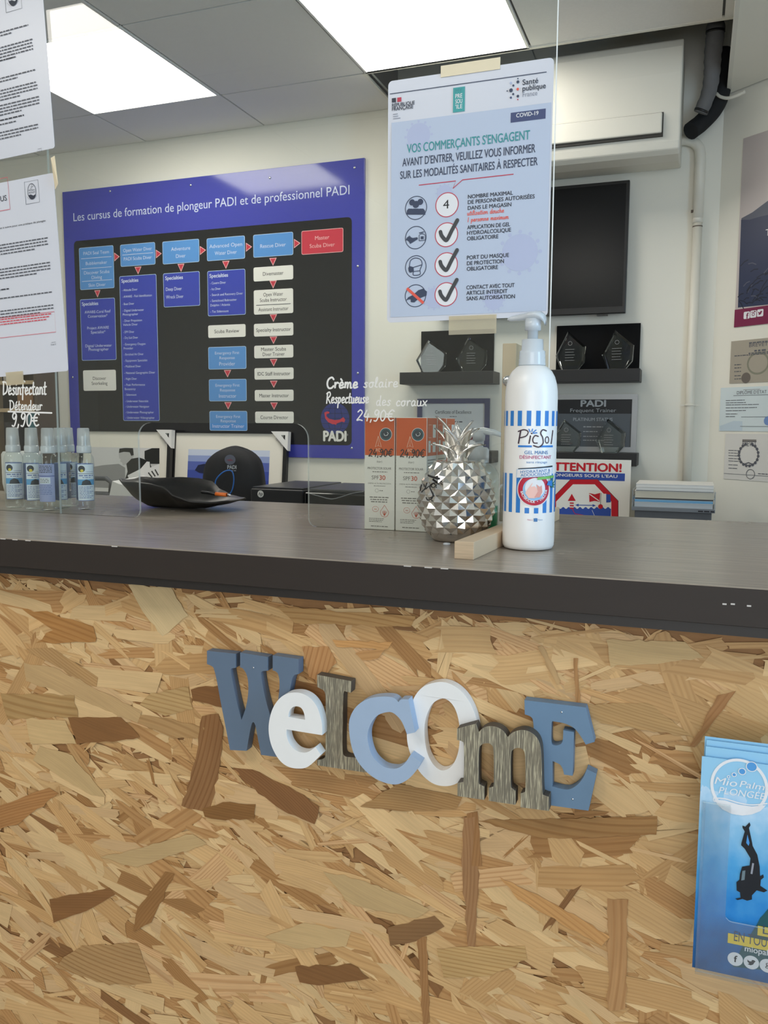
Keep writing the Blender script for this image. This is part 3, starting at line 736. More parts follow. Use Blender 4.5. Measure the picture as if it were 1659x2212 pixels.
# wooden bracket that holds the right hand screen
M_ply = mat('pale plywood', (214, 190, 160), .65, noise=.12, nscale=14, stretch=(1, 1, .25), bump=.05)
M_plyend = mat('plywood end grain', (196, 174, 146), .7, noise=.25, nscale=8, stretch=(3, 3, 60))
M_chrome = mat('bright zinc', (215, 218, 222), .22, metal=1)
f0 = onz(981, 1207, ZT); f1 = onz(1018, 1209, ZT)
t = thing('screen_bracket', 'pale plywood bracket, foot and bolted upright, holding the acrylic screen beside the tall gel bottle', 'bracket', (f0.x+.02, YA-.02, ZT))
fy = f0.y; fx0, fx1 = f0.x, f0.x+.022
dx = .028
b = MB()
hgt = .0195
b.add([(fx0, fy, ZT), (fx1, fy, ZT), (fx1+dx, 1.30, ZT), (fx0+dx, 1.30, ZT), (fx0, fy, ZT+hgt), (fx1, fy, ZT+hgt), (fx1+dx, 1.30, ZT+hgt), (fx0+dx, 1.30, ZT+hgt)], [(0, 1, 2, 3), (4, 5, 6, 7), (1, 2, 6, 5), (2, 3, 7, 6), (3, 0, 4, 7)], M_ply)
b.add([(fx0, fy, ZT), (fx1, fy, ZT), (fx1, fy, ZT+hgt), (fx0, fy, ZT+hgt)], [(0, 1, 2, 3)], M_plyend)
b.build('foot', t, bevel=.0008)
u0, u1 = at(1086, 742, YA+.003), at(1116, 742, YA+.003)
b = MB(); b.box(u0.x, u1.x, YA+TA/2+.0005, YA+.040, ZT+hgt, u0.z, M_ply); upr = b.build('upright', t, bevel=.001)
for py in (823, 1075):
    q = at(1097, py, YA-TA/2-.003); b = MB()
    Mr = Matrix.Translation((q.x, YA-TA/2-.0002, q.z)) @ Matrix.Rotation(PI/2, 4, 'X')
    b.lathe([(.0001, .0055), (.004, .0052), (.006, .0038), (.0072, .0015), (.0074, 0)], M_chrome, seg=16, M=Mr); b.build('bolt', upr)

# ---------------------------------------------------------------- notices taped to the screens
M_lam = mat('laminated paper', (216, 219, 230), .28, noise=.01, nscale=6)
M_film = clear('laminate film', (245, 248, 250), rough=.05, milk=.10)
I_sl = ink('slate ink', (62, 72, 96)); I_sl2 = ink('dark slate ink', (52, 58, 72)); I_red = ink('crimson ink', (196, 62, 84)); I_teal = ink('teal ink', (66, 150, 156))
I_teal2 = ink('teal block', (70, 164, 166)); I_pale = ink('pale blue print', (190, 202, 224)); I_lav = ink('lavender print', (183, 192, 222)); I_wht = ink('white print', (232, 233, 238))
I_grey = ink('grey ink', (150, 154, 166)); I_dkg = ink('marker grey', (70, 72, 76)); I_or = ink('orange red ink', (232, 98, 84)); I_blk = ink('black ink', (40, 40, 44)); I_nav = ink('covid navy', (72, 82, 122))
M_tape = clear('translucent tape', (250, 244, 228), rough=.2, milk=.3, milkcol=(250, 244, 228))
M_mask = mat('cream masking tape', (240, 226, 196), .7, noise=.03, nscale=40)
PY = YA-TA/2-.0006
q0 = at(1012, 420, PY)
t = thing('health_notice', 'laminated pale blue health rules notice with tick marks, taped to the acrylic screen', 'poster', (q0.x, PY, q0.z))
s = Sheet(t, y=-.0004)
C5 = lambda x, y: (820+x/3.5675, 100+y/3.5675)
cor = [s.uv(*C5(x, y)) for x, y in ((50, 280), (1325, 90), (1300, 2090), (88, 2120))]
x0 = (cor[0][0]+cor[3][0])/2-.001; x1 = (cor[1][0]+cor[2][0])/2; z1 = (cor[0][1]+cor[1][1])/2; z0 = (cor[2][1]+cor[3][1])/2
b = MB(); c = MB()
sb = Sheet(t, y=0); sb.rrect(x0-.0005, z0, x1+.001, z1+.001, .006, M_lam, 0)
o = sheet_o = sb.build('sheet'); sol = o.modifiers.new('thick', 'SOLIDIFY'); sol.thickness = .0004; sol.offset = -1
U = lambda x, y: s.uv(*C5(x, y))
def R5(xa, ya, xb, yb, m, lay=1):
    a = U(xa, ya); b_ = U(xb, yb); s.rect(min(a[0], b_[0]), min(a[1], b_[1]), max(a[0], b_[0]), max(a[1], b_[1]), m, lay)
def T5(txt, l, r, h, m, bold=0, lay=4): s.pxtext(txt, C5(*l), C5(*r), h/3.5675, m, bold, lay)
R5(92, 590, 1283, 2038, I_pale, 1)
for x, y, r in ((300, 690, .016), (1080, 1590, .023), (500, 1130, .010), (420, 1940, .013), (880, 1960, .012)):
    a = U(x, y); s.disc(*a, r, I_lav, 2, 24)
    for k in range(12): s.disc(a[0]+r*1.12*math.cos(k*PI/6), a[1]+r*1.12*math.sin(k*PI/6), r*.11, I_lav, 2, 8)
a = U(80, 368); c_ = U(1288, 170); s.line([a, (c_[0], a[1])], .0009, I_sl, 3)
R5(95, 402, 126, 430, I_sl2, 3); R5(137, 397, 168, 426, I_red, 3)
T5('RÉPUBLIQUE', (97, 472), (271, 445), 27, I_sl2, .018); T5('FRANÇAISE', (97, 499), (259, 478), 27, I_sl2, .018)
for k, wq in enumerate((40, 44, 62)):
    a = U(104, 528+k*17); s.rect(a[0], a[1], a[0]+wq*.000165, a[1]+.0008, I_grey, 3)
R5(568, 322, 656, 500, I_teal2, 3)
for k, (tx, m) in enumerate((('MY', I_teal), ('PRE', I_wht), ('SOU', I_wht), ("'ILE", I_wht))):
    T5(tx, (585, 362+k*41), (638, 354+k*41), 32, m, .012, 5)
for x, y, r, m in ((1066, 250, 5, I_sl), (1012, 283, 9, I_lav), (1066, 275, 11, I_sl), (1031, 303, 8, I_sl), (984, 345, 5, I_sl), (1013, 340, 14, I_sl), (1065, 331, 10, I_or), (1030, 369, 8, I_sl), (1066, 385, 10, I_sl), (1012, 396, 8, I_nav), (1065, 411, 5, I_red)):
    a = U(x, y); s.disc(*a, r*.000165, m, 4, 14)
T5('Santé', (1102, 298), (1222, 283), 40, I_sl2, .012); T5('publique', (1102, 346), (1280, 322), 40, I_sl2, .012); T5('France', (1102, 392), (1215, 376), 36, I_grey)
R5(1010, 590, 1281, 480, I_nav, 3)
T5('COVID-19', (1054, 551), (1224, 528), 30, I_wht, .02, 5)
T5("VOS COMMERÇANTS S'ENGAGENT", (212, 832), (1158, 708), 66, I_teal, .012)
T5("AVANT D'ENTRER, VEUILLEZ VOUS INFORMER", (177, 937), (1200, 806), 60, I_sl, .01)
T5('SUR LES MODALITÉS SANITAIRES À RESPECTER', (160, 1033), (1218, 906), 58, I_sl, .01)
s.line([U(*p) for p in ((303, 1071), (588, 1038), (566, 1096), (640, 1030), (1033, 986))], .0011, I_red, 4)
for x, y, r in ((281, 1246, 93), (279, 1475, 91), (279, 1700, 91), (277, 1923, 91)): a = U(x, y); s.ring(*a, r*.000163, .0010, I_sl, 4)
for x, y, r in ((520, 1222, 96), (516, 1453, 96), (514, 1683, 96), (512, 1912, 95)):
    a = U(x, y); s.disc(*a, r*.000163, I_wht, 3); s.ring(*a, r*.000163, .0011, I_red, 4)
T5('4', (490, 1253), (536, 1250), 66, I_blk)
for x, y in ((516, 1453), (514, 1683), (512, 1912)):
    pts = [U(x+dx_, y+dy_) for dx_, dy_ in ((-46, -22), (-36, 8), (-8, 40), (8, 34), (40, -30), (84, -112))]
    s.line(catmull(pts, False, 5), .0050, I_dkg, 6, True)
# people pictogram
for dx_, dy_, r in ((-30, -42, 25), (34, -46, 25), (0, -26, 29)):
    a = U(281+dx_, 1246+dy_); s.disc(*a, r*.00016+.0007, I_pale, 4, 20); s.disc(*a, r*.00016, I_sl, 5, 20)
for dx_, w_, lay in ((-42, 62, 5), (42, 62, 5), (0, 82, 6)):
    ps = [U(281+dx_+k, 1246+j) for k, j in ((-w_/2, 52), (-w_/2+4, 20), (-w_/4, 6), (w_/4, 6), (w_/2-4, 20), (w_/2, 52))]; s.poly(ps, I_sl, lay)
# hands and gel pictogram
s.poly([U(*p) for p in ((203, 1490), (230, 1468), (258, 1478), (292, 1472), (296, 1486), (262, 1508), (236, 1524), (226, 1506))], I_sl, 5)
s.line([U(*p) for p in ((204, 1498), (212, 1478), (232, 1462), (240, 1470))], .0008, I_sl, 5)
s.line([U(*p) for p in ((306, 1500), (306, 1456), (318, 1446), (340, 1446), (352, 1456), (352, 1494), (306, 1500))], .0009, I_sl, 5)
s.line([U(*p) for p in ((328, 1446), (328, 1434), (306, 1440), (344, 1430))], .0012, I_sl, 5); R5(318, 1488, 340, 1464, I_sl, 5)
# masked head pictogram
s.line(catmull([U(*p) for p in ((230, 1700), (240, 1652), (276, 1632), (316, 1644), (328, 1680), (312, 1724), (312, 1758), (262, 1764), (262, 1738))], False, 5), .0010, I_sl, 5)
s.poly([U(*p) for p in ((222, 1708), (232, 1694), (262, 1702), (266, 1738), (232, 1746), (224, 1730))], I_sl, 5); s.line([U(262, 1704), U(328, 1684)], .0009, I_sl, 5); s.line([U(264, 1736), U(312, 1730)], .0009, I_sl, 5)
# do not touch pictogram
s.poly([U(*p) for p in ((203, 1962), (222, 1934), (260, 1916), (300, 1880), (336, 1868), (366, 1890), (362, 1922), (330, 1934), (300, 1946), (268, 1974), (242, 1972), (240, 1950), (222, 1952))], I_sl, 5)
s.line([U(212, 1866), U(340, 1980)], .0036, I_or, 6)
for ls in ((('NOMBRE MAXIMAL', 682, 1176, 1027, 1142), ('DE PERSONNES AUTORISÉES', 681, 1220, 1195, 1168), ('DANS LE MAGASIN', 680, 1262, 1015, 1233)),
           (('APPLICATION DE GEL', 676, 1412, 1005, 1386), ('HYDROALCOLIQUE', 675, 1455, 1013, 1428), ('OBLIGATOIRE', 675, 1497, 915, 1480)),
           (('PORT DU MASQUE', 674, 1645, 997, 1622), ('DE PROTECTION', 674, 1689, 958, 1669), ('OBLIGATOIRE', 673, 1731, 912, 1716)),
           (('CONTACT AVEC TOUT', 670, 1875, 1040, 1854), ('ARTICLE INTERDIT', 670, 1917, 985, 1900), ('SANS AUTORISATION', 670, 1959, 1043, 1942))):
    for tx, xa, ya, xb, yb in ls: T5(tx, (xa, ya), (xb, yb), 29, I_sl2, .022)
a, c_ = U(676, 1304), U(960, 1282); s.hand('utilisation douche', a[0], a[1], .0058, .0008, I_or, w=c_[0]-a[0], lay=5)
a, c_ = U(678, 1355), U(996, 1330); s.hand('I personne maximum', a[0], a[1], .0058, .0008, I_or, w=c_[0]-a[0], lay=5)
s.build('printing', parent=sheet_o)
b = MB(); a, c_ = U(472, 225), U(932, 70); b.box(t.location.x+a[0], t.location.x+c_[0], PY-.0012, PY-.0006, t.location.z+z1-.004, t.location.z+z1+.010, M_mask); b.build('masking_tape', t)
b = MB(); a, c_ = U(535, 2110), U(900, 2180); b.box(t.location.x+a[0], t.location.x+c_[0], PY-.0012, PY-.0006, t.location.z+z0-.019, t.location.z+z0+.005, M_tape); b.build('clear_tape', t)

# the two laminated sheets on the left, one above the other
I_txt = ink('document text', (96, 98, 106)); I_dtx = ink('document bold text', (58, 60, 68)); I_box = ink('document red', (214, 84, 98))
def doc(nm, label, pivot, ang, wdt, hgt, y):
    q = at(*pivot, y); t = thing(nm, label, 'notice', (q.x, y, q.z), (0, ang, 0), 'laminated notices on the left screen')
    sb = Sheet(t, y=0); sb.rrect(-wdt, -hgt, 0, 0, .004, M_lam, 0); o = sb.build('sheet')
    so = o.modifiers.new('thick', 'SOLIDIFY'); so.thickness = .0005; so.offset = -1
    return t, Sheet(t, y=-.0005), o
def logo(s, x, z, w, m, m2):
    h = w*1.25; s.line([(x-w/2, z-h/2), (x+w/2, z-h/2), (x+w/2, z+h/2), (x-w/2, z+h/2), (x-w/2, z-h/2)], .0005, m, 2)
    s.ring(x, z+.03*h, w*.31, w*.028, m, 3, rz=h*.36)
    for k, (dx_, dz, r) in enumerate(((.0, .22, .05), (.09, .3, .075), (-.07, .15, .03))): s.ring(x+dx_*w, z+dz*h, r*w, .0004, m, 4, 14)
    s.text('Mio Palmo', x, z+.06*h, .07*h, m, w=.46*w, al='C', lay=4, slant=.2); s.text('PLONGÉE', x, z-.05*h, .07*h, m, w=.44*w, al='C', lay=4, slant=.2)
    s.poly([(x+.31*w*math.cos(a)*.98, z+.03*h+.36*h*math.sin(a)*.98) for a in [PI+.42+(PI-.84)*k/14 for k in range(15)]]+[(x+.1*w, z-.17*h), (x-.08*w, z-.10*h)], m, 3)
    s.arc_text('CAVALAIRE - HYÈRES', x, z+.03*h, w*.46, PI+.55, 2*PI-.55, .030*h, m, lay=4, inward=True)
rl = random.Random(5)
t, s, sheet_o = doc('notice_sheet', 'laminated notice with a red box and club logo, lower of the two left sheets', (115, 373), math.radians(-3.0), .216, .303, YA-TA/2-.0008)
def para(s, z, n, xe, x0=-.2, dz=.0040, h=.0016, m=I_txt, last=1.0):
    for k in range(n): s.greek(x0, xe if k < n-1 else x0+(xe-x0)*last, z-k*dz, h, m, 2, rl)
X = lambda px, py: s.uv(px, py)
a = X(69, 415); logo(s, a[0], a[1], .0270, I_sl2, I_lav); s.build('club_logo', parent=sheet_o); s.mb = MB()
a, c_ = X(-60, 398), X(22, 452); s.line([(a[0], a[1]), (c_[0], a[1]), (c_[0], c_[1]), (a[0], c_[1]), (a[0], a[1])], .0009, I_box, 3)
a = X(14, 433); s.text('US', a[0]+.001, a[1], .0082, I_dtx, al='R', lay=3); s.build('red_heading', parent=sheet_o); s.mb = MB()
a, c_ = X(0, 490), X(99, 483); s.text('règles à suivre pour une pratique de plongée', c_[0], (a[1]+c_[1])/2, .0026, I_dtx, al='R', lay=3, bold=.01, w=.10)
for py, n, e_ in ((515, 4, 103), (568, 4, 108), (632, 1, 112), (660, 3, 115)):
    a = X(e_, py); para(s, a[1], n, a[0], dz=.0047, h=.0019, last=.86 if n > 2 else 1)
a = X(20, 625); s.greek(-.2, a[0], a[1], .0020, I_dtx, 2, rl)
s.build('printing', parent=sheet_o); s.mb = MB()
a, c_ = X(-60, 697), X(121, 717); s.line([(a[0], a[1]+.002), (c_[0], a[1]+.002), (c_[0], c_[1]), (a[0], c_[1]), (a[0], a[1]+.002)], .0007, I_box, 3)
for k in range(3): s.greek(-.2, c_[0]-.005-.006*k, a[1]-.0014-.0040*k, .0017, I_box, 3, rl)
s.build('red_warning', parent=sheet_o); s.mb = MB()
a = X(121, 745); s.line([(a[0]-.008, a[1]+.0045), (a[0], a[1]+.0045)], .0004, I_dtx, 3); s.text('2 sur 2', a[0], a[1], .0024, I_dtx, al='R', lay=3)
s.build('page_number', parent=sheet_o)
b = MB(); b.box(0, 0, 0, 0, 0, 0, M_tape)
TM = mtx(t)
b = MB(); b.box(-.125, -.090, -.0018, -.0008, -.318, -.297, M_tape, TM); b.build('clear_tape', t)
b = MB(); b.add([TM @ Vector(p) for p in ((-.002, -.0009, .022), (.006, -.0012, .024), (.016, -.010, -.022), (.002, -.0009, -.026))], [(0, 1, 2, 3)], M_mask); o = b.build('masking_tape', t); so = o.modifiers.new('thick', 'SOLIDIFY'); so.thickness = .0003
t, s, sheet_o = doc('notice_sheet', 'laminated text notice, upper of the two sheets taped to the left screen', (83, -130), math.radians(-3.2), .216, .303, YA-TA/2-.0022)
a = X(28, -6); logo(s, a[0], a[1], .0310, I_sl2, I_lav); s.build('club_logo', parent=sheet_o); s.mb = MB()
for py, n, e_ in ((55, 2, 61), (86, 5, 70), (152, 2, 76), (178, 4, 80), (210, 4, 84), (255, 1, 70), (270, 3, 82)):
    a = X(e_, py); para(s, a[1], n, a[0], dz=.0047, h=.0019, last=.8)
for py, e_ in ((125, 30), (250, 52)): a = X(e_, py); s.greek(-.2, a[0], a[1], .0020, I_dtx, 2, rl)
s.build('printing', parent=sheet_o); s.mb = MB()
a = X(91, 327); s.line([(a[0]-.008, a[1]+.0045), (a[0], a[1]+.0045)], .0004, I_dtx, 3); s.text('1 sur 2', a[0], a[1], .0024, I_dtx, al='R', lay=3)
s.build('page_number', parent=sheet_o)

# nails in the big blue letters
for nm, (px, py) in (('W', LA((480, 235))), ('E', LB((1290, 340))), ('E', LB((1372, 990)))):
    q = at(px, py, YB-.0126); lt = [o for o in sign_o.children if o.get('label', '').endswith('letter '+nm)][0]
    b = MB(); b.lathe([(.0011, -.001), (.0011, .0002), (.0007, .0005), (.0001, .0006)], M_chrome, seg=10, M=Matrix.Translation((q.x, YB-.0125, q.z)) @ Matrix.Rotation(PI/2, 4, 'X')); b.build('nail', lt)

# ---------------------------------------------------------------- things standing on the counter
# tall gel bottle
M_hdpe = mat('white bottle plastic', (240, 240, 240), .33, spec=.5, coat=.1)
M_milky = clear('milky pump plastic', (240, 246, 250), rough=.12, milk=.85, milkcol=(240, 246, 252))
q = onz(1140, 1180, ZT)
R = .0305
bx, by = at(1141, 1150, .985).x, .985
rot = math.atan2(-bx, by)
t = thing('gel_bottle', 'tall white hand gel pump bottle with blue stripes, at the right of the counter', 'bottle', (bx, by, ZT), rot)
b = MB()
b.lathe([(.0005, .001), (.024, .0006), (.0285, .0015), (.0302, .005), (R, .010), (R, .178), (.0302, .186), (.0291, .194), (.0268, .202), (.0232, .2085), (.0178, .2135), (.0150, .2150), (.0001, .2152)], M_hdpe, (bx, by, ZT), 64)
gb = b.build('body', t)
b = MB(); b.lathe([(.0155, .2152), (.0158, .2165), (.0153, .219), (.0155, .2215), (.0150, .224), (.0152, .2265), (.0148, .229), (.0150, .2315), (.0128, .2330), (.0124, .2450), (.0095, .2455), (.0001, .2456)], M_milky, (bx, by, ZT), 40); clr_ = b.build('collar', t)
b = MB(); b.lathe([(.0060, .2456), (.0060, .2555), (.0092, .2556), (.0094, .2690), (.0001, .2691)], M_milky, (bx, by, ZT), 32); b.build('stem', clr_)
b = MB()
hd = [(-.0305, .2660, .0028, .0018), (-.026, .2668, .0042, .0030), (-.012, .2680, .0058, .0042), (-.004, .2690, .0100, .0050), (.004, .2692, .0115, .0052), (.010, .2682, .0108, .0050), (.0138, .2650, .0085, .0052), (.0145, .2610, .006, .004)]
vs_, fs_ = [], []; sg = 14
Mb = Matrix.Translation((bx, by, ZT)) @ Matrix.Rotation(math.radians(-6), 4, 'Z')
for i, (x, z, w_, h_) in enumerate(hd):
    for k in range(sg):
        a = 2*PI*k/sg; vs_.append(Mb @ Vector((x, w_*math.cos(a), z+.0035+h_*math.sin(a))))
    if i: fs_ += [((i-1)*sg+k, (i-1)*sg+(k+1) % sg, i*sg+(k+1) % sg, i*sg+k) for k in range(sg)]
fs_ += [tuple(range(sg)), tuple(range(len(hd)*sg-sg, len(hd)*sg))]
b.add(vs_, fs_, M_milky, True); b.build('pump_head', clr_)
s = Sheet(t, y=0, step=1.6e-4)
I_b1 = ink('label blue', (52, 128, 208)); I_b2 = ink('label pale blue', (150, 196, 236)); I_ink = ink('label dark', (64, 44, 58)); I_cr = ink('label crimson', (190, 40, 66)); I_pink = ink('label pink', (244, 196, 186)); I_pk2 = ink('label pink shade', (226, 160, 150))
I_gb = ink('label blue text', (84, 132, 186)); I_mg = ink('label magenta text', (186, 70, 120)); I_grn = ink('label green', (120, 190, 96)); I_dgr = ink('leaf green', (40, 110, 90))
KZ = .264/490
vz = lambda yc: (1190-(680+yc/4.172))*KZ+.0005
def bu(xc, yc=1100):
    cxm = 372-(yc-900)*.030; d = max(-.999, min(.999, (xc-cxm)/232)); return R*math.asin(d)
for k in range(18):
    th = math.radians(-4+20*k); th = (th+PI) % (2*PI)-PI; u = R*th
    s.rect(u-.0026, vz(1007), u+.0026, vz(873), I_b1, 1)
    hid = abs(u-bu(395, 1580)) < .0128
    if hid: s.rect(u-.0026, vz(1785), u+.0026, vz(1735), I_b1, 1)
    else: s.rect(u-.0026, vz(1782), u+.0026, vz(1432), I_b1, 1)
u0, u1 = bu(262), bu(560)
s.line([(u0, vz(1187)), (bu(380), vz(1187))], .0022, I_b1, 1); s.line([(bu(450), vz(1187)), (u1, vz(1187))], .0022, I_b1, 1)
lw = .0013
Pp = lambda pts: [(bu(x), vz(y)) for x, y in pts]
s.line(Pp([(282, 1052), (266, 1160)]), lw*1.3, I_ink, 3, True)
s.line(catmull(Pp([(262, 1056), (310, 1040), (345, 1058), (330, 1095), (280, 1112)]), False, 6), lw, I_ink, 3, True)
s.line(Pp([(366, 1095), (356, 1160)]), lw*1.2, I_ink, 3, True)
s.line(catmull(Pp([(432, 1098), (405, 1092), (386, 1125), (396, 1155), (425, 1158)]), False, 6), lw, I_ink, 3, True)
s.line(catmull(Pp([(500, 1050), (470, 1040), (452, 1070), (470, 1110), (474, 1160), (440, 1192), (395, 1180)]), False, 6), lw*1.1, I_ink, 3, True)
s.ring(bu(508), vz(1130), .0030, .0011, I_ink, 3, 24, rz=.0042)
s.line(Pp([(556, 1048), (545, 1162)]), lw*1.2, I_ink, 3, True)
s.disc(bu(376), vz(1073), .0009, I_ink, 3, 12)
for p in (((362, 1060), (352, 1035)), ((376, 1056), (383, 1034)), ((388, 1064), (412, 1042)), ((388, 1072), (420, 1066))): s.line(Pp(p), .0011, I_b1, 3, True)
def BT(tx, xa, xb, yc, h, m, bold=0, lay=3): s.text(tx, bu(xa, yc), vz(yc), h*KZ/4.172, m, w=bu(xb, yc)-bu(xa, yc), bold=bold, lay=lay)
BT('GEL MAINS', 314, 512, 1256, 30, I_gb, .01); BT('DÉSINFECTANT', 272, 540, 1297, 28, I_mg, .01); BT('sans rinçage', 330, 506, 1336, 20, I_gb)
# round emblem
ucx, uz = bu(395, 1580), vz(1570); rr = .0185
s.disc(ucx, uz, rr+.0012, I_wht, 4, 48); s.disc(ucx, uz, rr, I_cr, 5, 48); s.disc(ucx, uz, rr*.70, I_b2, 6, 40); s.disc(ucx+.001, uz+.002, rr*.62, I_wht, 7, 40)
s.arc_text('BACTÉRICIDE • VIRUCIDE', ucx, uz, rr*.83, PI+.15, 2*PI-.02, .0026, I_wht, .03, 8, True)
for mm, pts in ((I_pink, [(-.010, -.004), (-.007, .001), (-.003, .007), (-.002, .008), (-.004, .003), (.0, .004), (.003, .001), (.005, -.004), (.001, -.010), (-.006, -.010)]), (I_pk2, [(.0, -.009), (.004, -.002), (.002, .006), (.006, .003), (.008, .005), (.009, -.003), (.006, -.009)])):
    s.poly([(ucx+x, uz+z) for x, z in pts], mm, 9 if mm is I_pink else 10)
# flag with text, aloe leaf
s.poly([(bu(262, 1400), vz(1384)), (bu(545, 1400), vz(1358)), (bu(545, 1400), vz(1375)), (bu(262, 1400), vz(1395))], I_blk, 9)
s.poly([(bu(248, 1400), vz(1470)), (bu(540, 1400), vz(1446)), (bu(545, 1400), vz(1370)), (bu(252, 1400), vz(1392))], I_b2, 10)
s.poly([(bu(252, 1400), vz(1466)), (bu(536, 1400), vz(1443)), (bu(541, 1400), vz(1373)), (bu(256, 1400), vz(1395))], I_wht, 11)
for tx, xa, xb, ya, yb in (('HYDRATANT &', 284, 524, 1427, 1404), ('ADOUCISSANT', 286, 522, 1456, 1434)):
    s.text(tx, bu(xa, 1400), vz(ya), .0031, I_gb, w=bu(xb, 1400)-bu(xa, 1400), bold=.02, lay=12, rot=.065)
s.poly([(bu(420, 1480), vz(1484)), (bu(552, 1480), vz(1468)), (bu(552, 1480), vz(1445)), (bu(420, 1480), vz(1460))], I_grn, 12)
for a, l in ((.2, .010), (.7, .013), (1.2, .014), (1.7, .012), (-.3, .008)):
    c0 = (bu(530, 1520), vz(1540)); s.poly([(c0[0]-.0016*math.sin(a), c0[1]+.0016*math.cos(a)), (c0[0]+.0016*math.sin(a), c0[1]-.0016*math.cos(a)), (c0[0]+l*math.cos(a), c0[1]+l*math.sin(a))], I_dgr, 13)
s.poly([(bu(495, 1500), vz(1530)), (bu(540, 1500), vz(1545)), (bu(538, 1500), vz(1490)), (bu(505, 1500), vz(1495))], I_b1, 14)
s.text('Made in', bu(335, 1840), vz(1848), .0016, I_mg, lay=3, al='L', w=bu(378, 1840)-bu(335, 1840)); s.rect(bu(388, 1840), vz(1858), bu(420, 1840), vz(1828), I_gb, 3); s.disc(bu(404, 1840), vz(1840), .0021, I_gb, 4, 5); s.text('France', bu(426, 1840), vz(1848), .0016, I_gb, lay=3, w=bu(464, 1840)-bu(426, 1840))
s.build('label', cyl=R, step=.0016, parent=gb)

# silver pineapple
M_silver = mat('silver glaze', (232, 230, 226), .16, metal=1)
M_leafs = mat('silver glaze leaf', (236, 234, 230), .24, metal=1)
M_mark = mat('black marker', (22, 22, 24), .5)
pc = at(981, 1160, 1.012); pxx, pyy = pc.x, 1.020
t = thing('pineapple_money_box', 'shiny silver ceramic pineapple money box in front of the orange sunscreen boxes', 'money box', (pxx, pyy, ZT))
RB, HB = .0465, .098
def prof(v):    # v 0..1 bottom to top
    z = .003+HB*v; a = -1.0+v*2.2
    r = RB*(max(math.cos(a), .0))**.6
    return r, z
b = MB(); NR, NC = 11, 15
vs_, fs_ = [], []
def surf(v, k, bulge=0):
    r, z = prof(min(max(v, 0), 1)); a = 2*PI*k/NC
    r2, z2 = prof(min(v+.02, 1)); r1, z1 = prof(max(v-.02, 0)); tn = Vector((r2-r1, z2-z1)).normalized(); n = Vector((tn.y, -tn.x))
    rr_ = r+n.x*bulge; return Vector((pxx+rr_*math.cos(a), pyy+rr_*math.sin(a), ZT+z+n.y*bulge))
v0, v1 = .10, .97
for i in range(NR+1):
    for k in range(NC):
        vm = v0+(v1-v0)*i/NR; dv = (v1-v0)/NR; kk = k+.5*(i % 2)
        c = surf(vm, kk, .0042*(.55+.45*math.sin(PI*i/NR)))
        pts = [surf(max(vm-dv, .03), kk), surf(vm, kk+.5), surf(min(vm+dv, 1), kk), surf(vm, kk-.5)]
        n_ = len(vs_); vs_ += [c]+pts; fs_ += [(n_, n_+1+j, n_+1+(j+1) % 4) for j in range(4)]
b.add(vs_, fs_, M_silver)
base = [(.0001, 0), (.026, 0), (.0295, .0012)]+[(prof(.02+.02*i)[0]-.0006, prof(.02+.02*i)[1]) for i in range(50)]
b.lathe(base, M_silver, (pxx, pyy, ZT), 48); b.build('body', t)
b = MB()
def leaf(az, tilt, ln, wd, z0, r0=.008):
    vs_, fs_ = [], []; n = 8
    for i in range(n+1):
        u = i/n; th = tilt*(.35+.75*u)
        x = r0+ln*u*math.sin(th); z = z0+ln*u*math.cos(th)
        w_ = wd*(math.sin(PI*min(.95, .28+.70*u))**.9)*(1-u**4*.6)
        nx_, nz_ = math.cos(th), -math.sin(th)
        for sd in (-1, -.5, 0, .5, 1):
            d = .0028*(1-sd*sd)*(1-u*.5)
            for side in (1,):
                p = Vector((x+nx_*d, sd*w_/2, z+nz_*d)); vs_.append(p)
    m_ = 5
    for i in range(n):
        for j in range(m_-1): fs_.append((i*m_+j, i*m_+j+1, (i+1)*m_+j+1, (i+1)*m_+j))
    nb = len(vs_)
    back = []
    for p in vs_: back.append(Vector((p.x-.0022, p.y*.96, p.z-.0004)))
    fb = [tuple(nb+a for a in f[::-1]) for f in fs_]
    ed = [i*m_ for i in range(n+1)]+[n*m_+j for j in range(1, m_)]+[i*m_+m_-1 for i in range(n-1, -1, -1)]
    fe = [(ed[i], ed[i+1], nb+ed[i+1], nb+ed[i]) for i in range(len(ed)-1)]
    Mz = Matrix.Translation((pxx, pyy, ZT)) @ Matrix.Rotation(az, 4, 'Z')
    bb = MB(); bb.add([Mz @ p for p in vs_+back], fs_+fb+fe, M_leafs, True); bb.build('leaf', t)
b.lathe([(.016, .096), (.0135, .101), (.0135, .108), (.012, .120), (.004, .128), (.0001, .129)], M_silver, (pxx, pyy, ZT), 24); b.build('crown_core', t)
rp = random.Random(2)
for k in range(6): leaf(-PI/2+.35+2*PI*k/6, .92, .036, .026, .103)
for k in range(5): leaf(-PI/2-.3+2*PI*k/5, .58, .040, .022, .110, .006)
leaf(-2.75, .50, .046, .016, .118, .003); leaf(.1, .42, .038, .016, .118, .003); leaf(-1.4, .18, .034, .020, .112, .004); leaf(1.9, .4, .036, .016, .118, .003)
def onpine(az, v, lift=.0048):
    r, z = prof(v); return (pxx+(r+lift)*math.cos(az), pyy+(r+lift)*math.sin(az), ZT+z)
b = MB(); b.tube([onpine(-2.30+.48*k/8, .82-.004*k, .0042) for k in range(9)], .0014, M_mark, 8); b.build('coin_slot', t)
def marker(pts): b = MB(); b.tube([onpine(a, v, .0040) for a, v in catmull(pts, False, 5)], .0008, M_mark, 6); b.build('marker_writing', t)
marker([(-1.86, .70), (-1.98, .73), (-2.08, .69), (-2.0, .64), (-1.92, .60), (-1.95, .54), (-2.08, .52), (-2.14, .55)])
